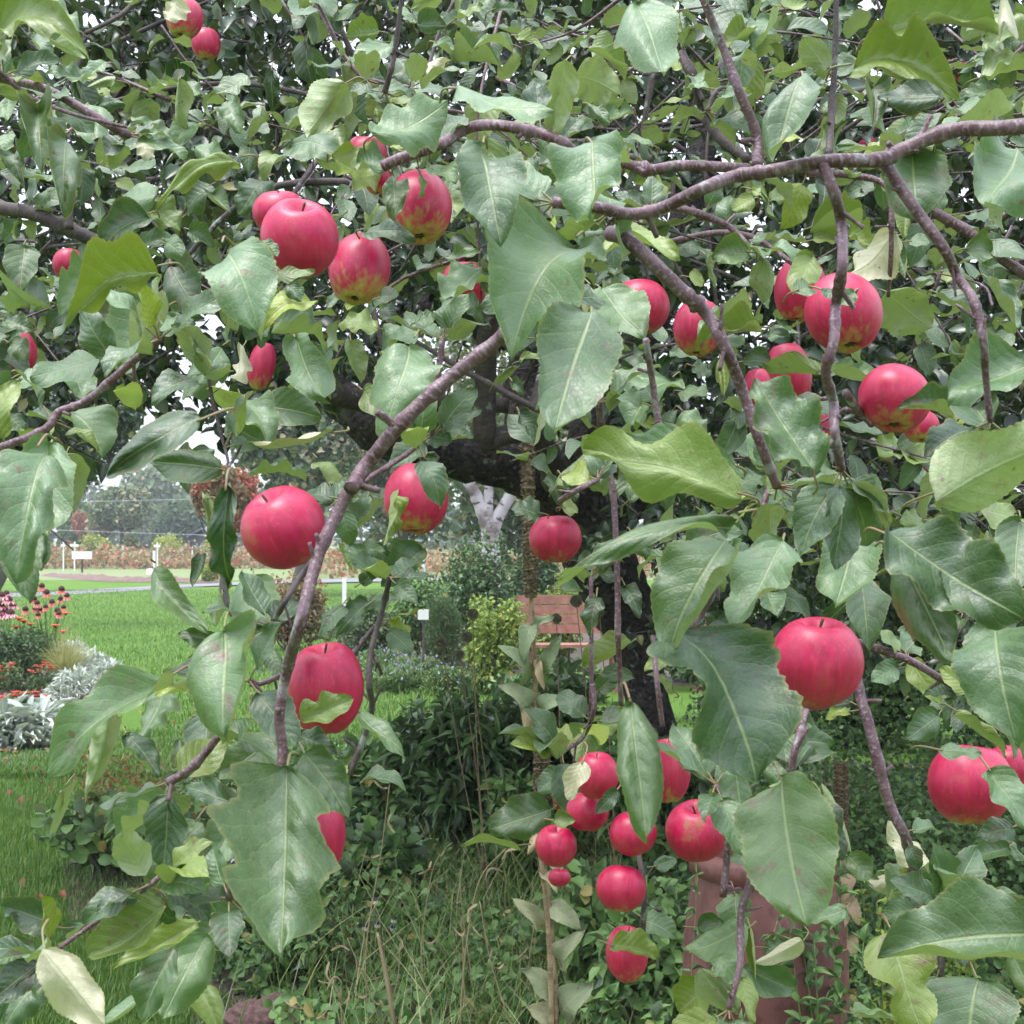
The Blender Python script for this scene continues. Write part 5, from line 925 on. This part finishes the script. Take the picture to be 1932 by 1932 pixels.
# ------------------------------------------------------------------ near leaves, surveyed one by one: tile, base, tip, width, kind
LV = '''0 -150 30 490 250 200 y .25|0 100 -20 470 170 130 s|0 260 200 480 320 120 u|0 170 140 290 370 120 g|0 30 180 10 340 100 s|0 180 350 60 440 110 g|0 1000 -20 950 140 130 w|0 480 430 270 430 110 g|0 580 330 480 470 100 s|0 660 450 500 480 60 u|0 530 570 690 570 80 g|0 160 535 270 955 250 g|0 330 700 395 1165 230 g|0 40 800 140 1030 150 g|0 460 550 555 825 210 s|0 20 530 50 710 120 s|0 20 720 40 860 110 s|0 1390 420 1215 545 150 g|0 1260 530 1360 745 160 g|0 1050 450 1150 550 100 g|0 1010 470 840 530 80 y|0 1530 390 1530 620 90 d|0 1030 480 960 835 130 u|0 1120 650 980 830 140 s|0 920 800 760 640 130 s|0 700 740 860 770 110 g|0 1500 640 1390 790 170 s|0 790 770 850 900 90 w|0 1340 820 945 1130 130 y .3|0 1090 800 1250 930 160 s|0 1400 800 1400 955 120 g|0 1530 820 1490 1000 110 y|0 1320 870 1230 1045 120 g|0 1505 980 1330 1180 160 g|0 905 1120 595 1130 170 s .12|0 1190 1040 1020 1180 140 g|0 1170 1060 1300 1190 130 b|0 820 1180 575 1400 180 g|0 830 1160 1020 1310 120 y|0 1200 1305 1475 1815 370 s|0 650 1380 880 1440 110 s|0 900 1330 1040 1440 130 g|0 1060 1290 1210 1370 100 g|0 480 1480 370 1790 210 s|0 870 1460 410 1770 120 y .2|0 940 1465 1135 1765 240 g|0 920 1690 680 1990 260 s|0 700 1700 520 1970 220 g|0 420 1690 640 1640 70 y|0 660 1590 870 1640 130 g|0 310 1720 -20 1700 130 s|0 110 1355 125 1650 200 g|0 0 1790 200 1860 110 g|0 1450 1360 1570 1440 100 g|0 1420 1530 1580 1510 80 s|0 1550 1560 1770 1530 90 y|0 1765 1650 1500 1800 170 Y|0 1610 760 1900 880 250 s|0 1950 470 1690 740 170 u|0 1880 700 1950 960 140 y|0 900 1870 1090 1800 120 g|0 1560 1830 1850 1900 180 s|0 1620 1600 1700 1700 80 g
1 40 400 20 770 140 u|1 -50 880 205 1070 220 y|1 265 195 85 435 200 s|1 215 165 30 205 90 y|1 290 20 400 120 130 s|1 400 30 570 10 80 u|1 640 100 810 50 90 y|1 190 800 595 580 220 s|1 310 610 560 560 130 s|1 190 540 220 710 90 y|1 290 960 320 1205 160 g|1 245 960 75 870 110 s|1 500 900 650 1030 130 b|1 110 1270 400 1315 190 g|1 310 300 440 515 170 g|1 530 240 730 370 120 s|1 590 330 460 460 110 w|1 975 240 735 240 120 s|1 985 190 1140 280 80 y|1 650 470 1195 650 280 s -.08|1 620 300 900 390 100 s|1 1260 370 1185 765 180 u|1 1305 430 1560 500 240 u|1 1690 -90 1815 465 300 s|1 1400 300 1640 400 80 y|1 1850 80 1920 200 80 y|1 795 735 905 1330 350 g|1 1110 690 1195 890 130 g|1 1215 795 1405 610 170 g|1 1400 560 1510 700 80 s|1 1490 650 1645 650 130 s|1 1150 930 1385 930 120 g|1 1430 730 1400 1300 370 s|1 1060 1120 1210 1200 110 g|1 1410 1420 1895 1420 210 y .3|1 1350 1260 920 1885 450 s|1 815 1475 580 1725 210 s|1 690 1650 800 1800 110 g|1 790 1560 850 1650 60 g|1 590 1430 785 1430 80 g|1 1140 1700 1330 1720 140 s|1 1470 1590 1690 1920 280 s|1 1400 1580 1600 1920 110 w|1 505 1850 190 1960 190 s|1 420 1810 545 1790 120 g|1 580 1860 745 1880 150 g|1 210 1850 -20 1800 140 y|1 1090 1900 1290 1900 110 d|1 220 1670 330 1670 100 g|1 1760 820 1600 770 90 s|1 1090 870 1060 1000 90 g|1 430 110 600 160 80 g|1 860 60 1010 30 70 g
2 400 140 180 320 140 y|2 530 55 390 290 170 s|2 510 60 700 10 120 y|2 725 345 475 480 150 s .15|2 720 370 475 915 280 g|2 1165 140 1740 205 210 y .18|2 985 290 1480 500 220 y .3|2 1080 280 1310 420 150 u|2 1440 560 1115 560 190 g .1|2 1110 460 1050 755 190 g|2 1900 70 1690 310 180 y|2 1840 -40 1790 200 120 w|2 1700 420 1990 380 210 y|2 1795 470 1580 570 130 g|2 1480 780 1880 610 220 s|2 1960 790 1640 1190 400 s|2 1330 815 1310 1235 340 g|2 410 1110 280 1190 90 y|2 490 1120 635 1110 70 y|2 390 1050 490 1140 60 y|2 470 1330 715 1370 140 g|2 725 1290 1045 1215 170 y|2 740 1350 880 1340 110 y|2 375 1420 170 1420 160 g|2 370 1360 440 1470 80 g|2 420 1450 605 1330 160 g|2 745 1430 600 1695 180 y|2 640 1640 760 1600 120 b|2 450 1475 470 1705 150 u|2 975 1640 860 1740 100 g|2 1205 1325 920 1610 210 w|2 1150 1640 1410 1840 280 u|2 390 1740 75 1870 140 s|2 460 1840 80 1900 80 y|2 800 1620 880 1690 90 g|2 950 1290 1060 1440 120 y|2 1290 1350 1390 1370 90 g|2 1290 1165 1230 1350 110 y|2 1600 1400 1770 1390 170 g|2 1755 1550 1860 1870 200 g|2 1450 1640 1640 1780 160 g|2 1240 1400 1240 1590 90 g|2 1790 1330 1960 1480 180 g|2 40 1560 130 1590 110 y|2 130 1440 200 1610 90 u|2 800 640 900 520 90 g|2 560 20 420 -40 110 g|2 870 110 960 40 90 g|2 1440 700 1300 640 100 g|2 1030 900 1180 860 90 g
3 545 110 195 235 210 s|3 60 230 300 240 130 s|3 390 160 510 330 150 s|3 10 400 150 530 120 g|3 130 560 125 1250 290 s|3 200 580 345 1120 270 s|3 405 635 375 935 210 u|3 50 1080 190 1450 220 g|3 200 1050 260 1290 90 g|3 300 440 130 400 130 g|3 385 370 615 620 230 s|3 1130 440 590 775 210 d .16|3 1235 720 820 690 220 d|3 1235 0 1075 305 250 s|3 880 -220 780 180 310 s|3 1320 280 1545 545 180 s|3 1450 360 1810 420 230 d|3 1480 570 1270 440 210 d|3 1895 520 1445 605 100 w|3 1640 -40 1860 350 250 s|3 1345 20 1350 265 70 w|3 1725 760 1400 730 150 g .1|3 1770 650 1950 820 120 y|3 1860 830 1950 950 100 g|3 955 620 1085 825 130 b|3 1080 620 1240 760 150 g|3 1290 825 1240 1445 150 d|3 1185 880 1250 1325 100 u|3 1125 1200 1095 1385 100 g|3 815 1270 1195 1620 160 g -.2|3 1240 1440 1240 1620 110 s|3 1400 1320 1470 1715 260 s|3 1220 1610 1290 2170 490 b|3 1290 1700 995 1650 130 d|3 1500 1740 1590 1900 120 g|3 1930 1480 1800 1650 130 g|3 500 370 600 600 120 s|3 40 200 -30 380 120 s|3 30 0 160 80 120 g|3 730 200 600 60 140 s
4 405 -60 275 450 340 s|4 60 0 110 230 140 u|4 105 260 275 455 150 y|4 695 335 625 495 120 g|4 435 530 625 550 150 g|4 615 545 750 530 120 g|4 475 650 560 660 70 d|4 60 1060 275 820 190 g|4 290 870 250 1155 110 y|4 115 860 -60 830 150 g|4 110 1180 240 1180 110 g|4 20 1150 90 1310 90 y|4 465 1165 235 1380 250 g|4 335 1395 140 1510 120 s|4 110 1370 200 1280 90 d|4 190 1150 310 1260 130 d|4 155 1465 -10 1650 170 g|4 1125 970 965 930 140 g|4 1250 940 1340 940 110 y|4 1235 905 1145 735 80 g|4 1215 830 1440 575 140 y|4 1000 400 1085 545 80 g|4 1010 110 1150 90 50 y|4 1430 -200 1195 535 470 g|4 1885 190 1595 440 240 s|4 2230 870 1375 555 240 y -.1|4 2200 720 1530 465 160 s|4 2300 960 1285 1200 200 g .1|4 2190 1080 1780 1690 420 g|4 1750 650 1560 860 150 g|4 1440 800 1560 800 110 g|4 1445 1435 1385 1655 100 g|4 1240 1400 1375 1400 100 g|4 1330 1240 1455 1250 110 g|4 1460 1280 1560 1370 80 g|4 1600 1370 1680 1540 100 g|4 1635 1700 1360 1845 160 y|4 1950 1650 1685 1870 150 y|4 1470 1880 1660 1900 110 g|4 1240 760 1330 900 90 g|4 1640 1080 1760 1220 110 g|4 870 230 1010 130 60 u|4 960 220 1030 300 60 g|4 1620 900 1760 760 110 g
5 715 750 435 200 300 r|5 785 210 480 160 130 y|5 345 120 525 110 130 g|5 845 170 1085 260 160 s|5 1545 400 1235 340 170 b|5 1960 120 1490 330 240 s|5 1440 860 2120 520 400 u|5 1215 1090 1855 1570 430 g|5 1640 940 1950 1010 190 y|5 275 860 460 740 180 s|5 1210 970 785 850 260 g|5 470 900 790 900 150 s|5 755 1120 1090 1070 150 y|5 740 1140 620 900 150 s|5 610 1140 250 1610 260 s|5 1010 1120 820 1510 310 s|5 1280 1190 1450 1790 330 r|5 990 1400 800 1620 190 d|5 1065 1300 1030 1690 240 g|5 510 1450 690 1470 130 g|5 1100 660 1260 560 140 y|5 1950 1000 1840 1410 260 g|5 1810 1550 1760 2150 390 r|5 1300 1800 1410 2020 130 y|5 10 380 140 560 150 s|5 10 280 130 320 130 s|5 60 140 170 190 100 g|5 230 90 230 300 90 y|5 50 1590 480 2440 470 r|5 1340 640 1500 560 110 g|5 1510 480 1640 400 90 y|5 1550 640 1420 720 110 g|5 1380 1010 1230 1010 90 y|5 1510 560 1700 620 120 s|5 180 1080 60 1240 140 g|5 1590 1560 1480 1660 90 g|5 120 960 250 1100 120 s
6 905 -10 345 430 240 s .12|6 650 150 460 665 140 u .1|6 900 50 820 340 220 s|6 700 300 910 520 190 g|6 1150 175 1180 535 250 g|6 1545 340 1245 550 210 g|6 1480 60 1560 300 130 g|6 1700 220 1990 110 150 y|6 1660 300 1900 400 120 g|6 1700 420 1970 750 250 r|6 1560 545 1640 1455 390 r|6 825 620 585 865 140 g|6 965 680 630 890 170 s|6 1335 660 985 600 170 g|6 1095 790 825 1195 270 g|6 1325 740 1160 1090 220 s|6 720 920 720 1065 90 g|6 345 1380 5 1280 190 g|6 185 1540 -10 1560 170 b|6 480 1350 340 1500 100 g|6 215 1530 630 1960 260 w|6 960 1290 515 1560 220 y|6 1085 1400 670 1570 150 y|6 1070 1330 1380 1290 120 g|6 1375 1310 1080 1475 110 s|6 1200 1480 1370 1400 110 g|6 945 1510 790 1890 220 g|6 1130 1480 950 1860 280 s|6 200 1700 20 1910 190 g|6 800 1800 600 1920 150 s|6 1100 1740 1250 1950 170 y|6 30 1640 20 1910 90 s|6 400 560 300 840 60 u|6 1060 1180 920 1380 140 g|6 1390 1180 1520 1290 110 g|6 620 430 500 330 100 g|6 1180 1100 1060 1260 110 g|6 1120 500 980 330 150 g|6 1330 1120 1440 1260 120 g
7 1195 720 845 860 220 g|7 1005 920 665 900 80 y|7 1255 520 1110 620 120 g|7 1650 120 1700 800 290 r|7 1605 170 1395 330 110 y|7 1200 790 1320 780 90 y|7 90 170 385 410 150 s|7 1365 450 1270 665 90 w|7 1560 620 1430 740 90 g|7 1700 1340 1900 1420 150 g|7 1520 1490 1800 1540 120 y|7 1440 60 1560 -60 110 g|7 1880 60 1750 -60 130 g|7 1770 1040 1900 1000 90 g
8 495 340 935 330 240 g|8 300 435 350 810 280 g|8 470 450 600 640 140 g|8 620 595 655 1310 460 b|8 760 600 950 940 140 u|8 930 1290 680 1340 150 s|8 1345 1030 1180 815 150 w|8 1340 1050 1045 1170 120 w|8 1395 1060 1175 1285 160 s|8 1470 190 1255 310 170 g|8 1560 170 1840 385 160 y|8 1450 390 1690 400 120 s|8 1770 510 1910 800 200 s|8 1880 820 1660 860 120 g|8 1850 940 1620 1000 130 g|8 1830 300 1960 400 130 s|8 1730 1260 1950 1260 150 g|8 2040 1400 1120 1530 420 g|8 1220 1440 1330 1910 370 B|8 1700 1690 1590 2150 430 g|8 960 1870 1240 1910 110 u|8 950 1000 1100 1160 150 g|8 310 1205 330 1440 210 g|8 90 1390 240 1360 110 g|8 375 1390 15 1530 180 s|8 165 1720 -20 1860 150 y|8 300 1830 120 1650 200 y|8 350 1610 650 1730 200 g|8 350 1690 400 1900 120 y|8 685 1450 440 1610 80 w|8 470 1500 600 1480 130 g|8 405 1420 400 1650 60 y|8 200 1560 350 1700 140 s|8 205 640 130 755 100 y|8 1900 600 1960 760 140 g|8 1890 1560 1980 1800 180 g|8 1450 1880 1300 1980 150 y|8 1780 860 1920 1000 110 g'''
VIEW = {'s': (.55, -.55, .80), 'g': (.45, -.85, .50), 'r': (.4, -.75, .60), 'd': (.3, -.97, -.05), 'y': (.5, -.75, .65), 'b': (.3, -.72, .65), 'B': (.3, -.8, .5), 'u': (.5, .75, .45), 'w': (.5, .70, -.40), 'Y': (.4, -.6, .7)}
leaves = []
for row in LV.replace('\n', '|').split('|'):
    f_ = row.split(); t_ = int(f_[0]); bxx, byy, txx, tyy, wz = map(float, f_[1:6]); kd = f_[6]; bow = float(f_[7]) if len(f_) > 7 else rng.uniform(-.06, .06)
    b_ = T(t_, bxx, byy); e_ = T(t_, txx, tyy); leaves.append((b_, e_, wz / 2.985, kd, bow))
leaves.sort(key=lambda l: -math.dist(l[0], l[1]) * (l[2] + 30))
rest = Acc(); pet = Acc()
for i, (b_, e_, wp, kd, bow) in enumerate(leaves):
    Lp = math.dist(b_, e_); mx_, my_ = (b_[0] + e_[0]) / 2, (b_[1] + e_[1]) / 2
    d = min(max(.073 * F / Lp, .92), 1.75) * rng.uniform(.93, 1.05); d = min(d, .112 * F / Lp)
    for (ax_, ay_, arx, ary, ad, arr) in ap_pos:
        if arx > 20 and ((mx_ - ax_) / (arx * 1.25)) ** 2 + ((my_ - ay_) / (ary * 1.25)) ** 2 < 1: d = min(d, ad - arr - .045)
    d = max(d, .75)
    d2 = d + rng.uniform(-.02, .02)
    B0, E0 = P(*b_, d2), P(*e_, d2); s = E0 - B0; nv_ = VIEW[kd]; nrm = np.array([rng.normal() * nv_[0] * .6, nv_[1], nv_[2] + rng.normal() * .12]); nrm = norm(nrm)
    up_ = nrm
    t = -np.dot(s, nrm) / nrm[1]; t = max(-.75, min(.75, t / np.linalg.norm(s))) * np.linalg.norm(s)
    ax = s + np.array([0, t, 0]); B0 = B0 - np.array([0, t / 2, 0]); L = np.linalg.norm(ax)
    n2 = norm(nrm - norm(ax) * np.dot(nrm, norm(ax))); lat = np.cross(n2, norm(ax)); sc_n = norm(np.array([s[2], 0, -s[0]])); pr = abs(np.dot(lat, sc_n))
    W = wp * d / F / max(.6, pr) * (1.12 if wp > 90 else 1.0)
    if kd in 'uwdy' and rng.random() < .5: fold = rng.uniform(.25, .6)
    else: fold = rng.uniform(.05, .32)
    W *= 1 + fold * .25
    tv, tq, tu = leaf_template(38, 10, bend=rng.uniform(-.08, .22), fold=fold, wave=rng.uniform(.03, .11), curl=(rng.choice([0, 0, 0, .3, .7, -.6]), rng.choice([0, 0, 0, .4, .8, -.5])), k=rng.uniform(1.2, 3.2), twist=rng.uniform(-.9, .9), bow=(bow if e_[0] > b_[0] else -bow) * L / W * W / L, serr=.022, ph=rng.uniform(0, 6.28), ripple=.02 if kd == 'r' else rng.uniform(0, .005), bite=int(rng.random() < .12) + int(kd in 'B'))
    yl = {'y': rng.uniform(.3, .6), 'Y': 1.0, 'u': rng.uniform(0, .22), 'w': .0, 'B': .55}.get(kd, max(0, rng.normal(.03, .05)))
    rr_ = {'s': .95, 'g': .45, 'd': .08, 'w': 1.0, 'u': .6}.get(kd, .55)  # 's' leaves go palest: their sky sheen is put into the base colour
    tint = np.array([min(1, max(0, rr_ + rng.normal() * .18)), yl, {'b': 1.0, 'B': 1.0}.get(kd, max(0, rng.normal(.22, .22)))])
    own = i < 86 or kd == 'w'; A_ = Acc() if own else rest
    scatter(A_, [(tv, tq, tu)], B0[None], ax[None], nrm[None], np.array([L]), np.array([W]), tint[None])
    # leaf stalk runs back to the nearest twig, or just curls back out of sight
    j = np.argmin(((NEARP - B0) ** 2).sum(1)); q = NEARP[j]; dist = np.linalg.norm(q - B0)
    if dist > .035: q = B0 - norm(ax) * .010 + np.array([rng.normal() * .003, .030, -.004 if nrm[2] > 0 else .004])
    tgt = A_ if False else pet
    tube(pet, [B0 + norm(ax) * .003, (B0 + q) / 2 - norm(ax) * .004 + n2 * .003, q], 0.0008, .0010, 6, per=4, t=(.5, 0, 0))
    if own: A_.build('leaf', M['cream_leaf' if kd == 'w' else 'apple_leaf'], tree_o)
for si, p_ in enumerate(segs):      # leaf rosettes on the free ends of the twigs
    oth = np.vstack([s for k, s in enumerate(segs) if k != si])
    for e, dr in ((p_[-1], p_[-1] - p_[-3]), (p_[0], p_[0] - p_[2])):
        if np.sqrt(((oth - e) ** 2).sum(1)).min() < .05: continue
        ux, uy = CX + e[0] / e[1] * F, HOR - (e[2] - CAMZ) / e[1] * F
        if any(q_[2] > 18 and ((ux - q_[0]) / (q_[2] + 28)) ** 2 + ((uy - q_[1]) / (q_[3] + 28)) ** 2 < 1 for q_ in ap_pos): continue
        m = rng.integers(4, 7); a_ = norm(dr) * .6 + rdir(m); L_ = rng.uniform(.035, .065, m)
        scatter(rest, [leaf_template(16, 8, rng.uniform(0, .25), rng.uniform(.05, .3), .05, 2, rng.uniform(-.8, .8), serr=.03, ph=rng.random() * 6) for _ in range(3)], np.tile(e, (m, 1)) + norm(a_) * .012, a_, rdir(m) * .5 + [0, -.5, .8], L_, L_ * .62, tints(m, .55, .25, 0, .12, .5))
        for k in range(m): tube(pet, [e, e + norm(a_[k]) * .014], .0009, .0008, 5)
for p_ in segs:                     # small spur leaves set along every twig
    ln = np.linalg.norm(np.diff(p_, axis=0), axis=1).sum(); c = int(ln / (.085 if p_[:, 1].mean() > 1.13 else .3))
    for _ in range(c):
        e = p_[rng.integers(2, len(p_))]; m = rng.integers(2, 5); a_ = rdir(m) + [0, .55, .1]; ux, uy = CX + e[0] / e[1] * F, HOR - (e[2] - CAMZ) / e[1] * F
        if any(q_[2] > 18 and ((ux - q_[0]) / (q_[2] + 30)) ** 2 + ((uy - q_[1]) / (q_[3] + 30)) ** 2 < 1 for q_ in ap_pos) or (690 < ux < 1080 and 600 < uy < 900) or (1050 < ux < 1260 and 930 < uy < 1330): continue
        # keeps fruit clear, as on the tree: spurs that carry an apple carry few leaves
        L_ = rng.uniform(.026, .052, m)
        scatter(rest, [leaf_template(14, 6, rng.uniform(0, .25), rng.uniform(.05, .35), .06, 2, rng.uniform(-.8, .8), serr=.03, ph=rng.random() * 6) for _ in range(2)], np.tile(e, (m, 1)) + norm(a_) * .014, a_, rdir(m) * .6 + [0, -.4, .8], L_, L_ * rng.uniform(.58, .75), tints(m, .6, .3, 0, .12, .5))
        for k in range(m): tube(pet, [e, e + norm(a_[k]) * .016], .0009, .0008, 5)
o = rest.build('foliage', M['apple_leaf'], tree_o); o['kind'] = 'stuff'
o = pet.build('leaf_stalks', M['petiole'], tree_o); o['kind'] = 'stuff'

# ------------------------------------------------------------------ leafy shoots filling the crown, near to far
def shoots(nm, n, dlo, dhi, inside, lo, hi, nl, ls, temps, mat, bmat, tw=.0022, tint=(.45, .28), yp=.06, seg=5):
    F_, B_ = Acc(), Acc(); ps, axs, nr = [], [], []; k = 0; tries = 0
    while k < n and tries < n * 12:
        tries += 1; d = dlo + (dhi - dlo) * rng.random() ** .8; x = rng.uniform(lo[0], hi[0]); y = rng.uniform(lo[1], hi[1])
        if rng.random() > inside(x, y, d): continue
        k += 1; b = P(x, y, d); dr = rdir(1)[0]; dr[2] = dr[2] * .6 - .25; ln = rng.uniform(.16, .42); dr = norm(dr)
        e = b + dr * ln; m_ = (b + e) / 2 + rdir(1)[0] * ln * .16; q, _ = tube(B_, [b, m_, e], tw * rng.uniform(.8, 2.0), tw * .5, seg, per=4)
        c = rng.integers(nl[0], nl[1]); tt = rng.uniform(.1, 1, c); pp = q[(tt * (len(q) - 1)).astype(int)] + rng.normal(size=(c, 3)) * .006
        a_ = rdir(c) + dr * .5 + [0, 0, -.25]; ps.append(pp + norm(a_) * .012); axs.append(a_); nr.append(rdir(c) * .55 + [0, -.35, .75])
    ps, axs, nr = map(np.vstack, (ps, axs, nr)); m = len(ps)
    Ls = ls * rng.uniform(.55, 1.3, m); scatter(F_, temps, ps, axs, nr, Ls, Ls * rng.uniform(.5, .72, m), tints(m, *tint, 0, yp, .6))
    o = F_.build(nm, mat, tree_o); o['kind'] = 'stuff'; o = B_.build('twigs', bmat, tree_o); o['kind'] = 'stuff'
def prof_far(x, y, d):
    lim = np.interp(x, [-600, -100, 60, 150, 240, 330, 420, 560, 700, 850, 1000, 1080, 1200, 1340, 1500, 1700, 2600], [900, 820, 790, 770, 750, 730, 750, 740, 700, 660, 640, 820, 1000, 1180, 1220, 1200, 1300])
    v = 1.0 if y < lim else 0.0
    if 690 < x < 1070 and y > 585 and d < 6.3: return 0.0      # open heart of the tree, round the scaffold limbs
    g = math.sin(x * .013 + d * 2.1) + math.sin(y * .017 - d * 1.3 + 1) + math.sin((x + y) * .007 + d)
    return v * (1.0 if g > -1.5 else .6)
def prof_mid(x, y, d):
    lim = np.interp(x, [-500, 0, 200, 330, 500, 640, 700, 900, 1000, 1080, 1200, 1500, 1750, 1932, 2500], [800, 690, 600, 560, 600, 560, 540, 500, 500, 600, 860, 1000, 1100, 1150, 1400])
    if not y < lim: return 0
    return .9 if math.sin(x * .012 + 2) + math.sin(y * .014 + x * .004) > -.7 else .3
shoots('outer_foliage', 230, 1.75, 3.2, prof_mid, (-500, -350), (2400, 1250), (7, 15), .058, MID, M['apple_leaf'], M['bark_near'], .0020, (.45, .25), .08)
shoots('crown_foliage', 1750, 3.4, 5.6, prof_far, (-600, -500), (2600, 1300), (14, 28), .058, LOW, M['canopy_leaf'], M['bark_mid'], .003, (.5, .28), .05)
shoots('inner_foliage', 3300, 5.6, 8.4, prof_far, (-500, -450), (2500, 1300), (16, 30), .064, LOW, M['canopy_leaf'], M['bark_mid'], .0035, (.3, .28), .04)  # lower tint than the outer crown: deeper shade put into leaf colour
# a few bare crossing twigs inside the crown
a = Acc()
for _ in range(200):
    x, y, d = rng.uniform(0, 1932), rng.uniform(0, 900), rng.uniform(3, 6.5)
    b = P(x, y, d); dr = norm(rng.normal(size=3) * [1, .5, .8]); l = rng.uniform(.3, 1.0); e = b + dr * l; ex, ey = CX + e[0] / e[1] * F, HOR - (e[2] - CAMZ) / e[1] * F
    if any((u_ < 1080 and v_ > 560 and not (720 < u_ < 1080 and v_ < 840)) or v_ > 900 for u_, v_ in ((x, y), (ex, ey))): continue
    tube(a, [b, b + dr * l * .5 + rdir(1)[0] * .09, b + dr * l + rdir(1)[0] * .08], rng.uniform(.005, .013), .003, 6, .04, per=6)
o = a.build('bare_twigs', M['bark_mid'], tree_o); o['kind'] = 'stuff'
for o in bpy.data.objects:
    if '_o' in o.keys(): del o['_o']
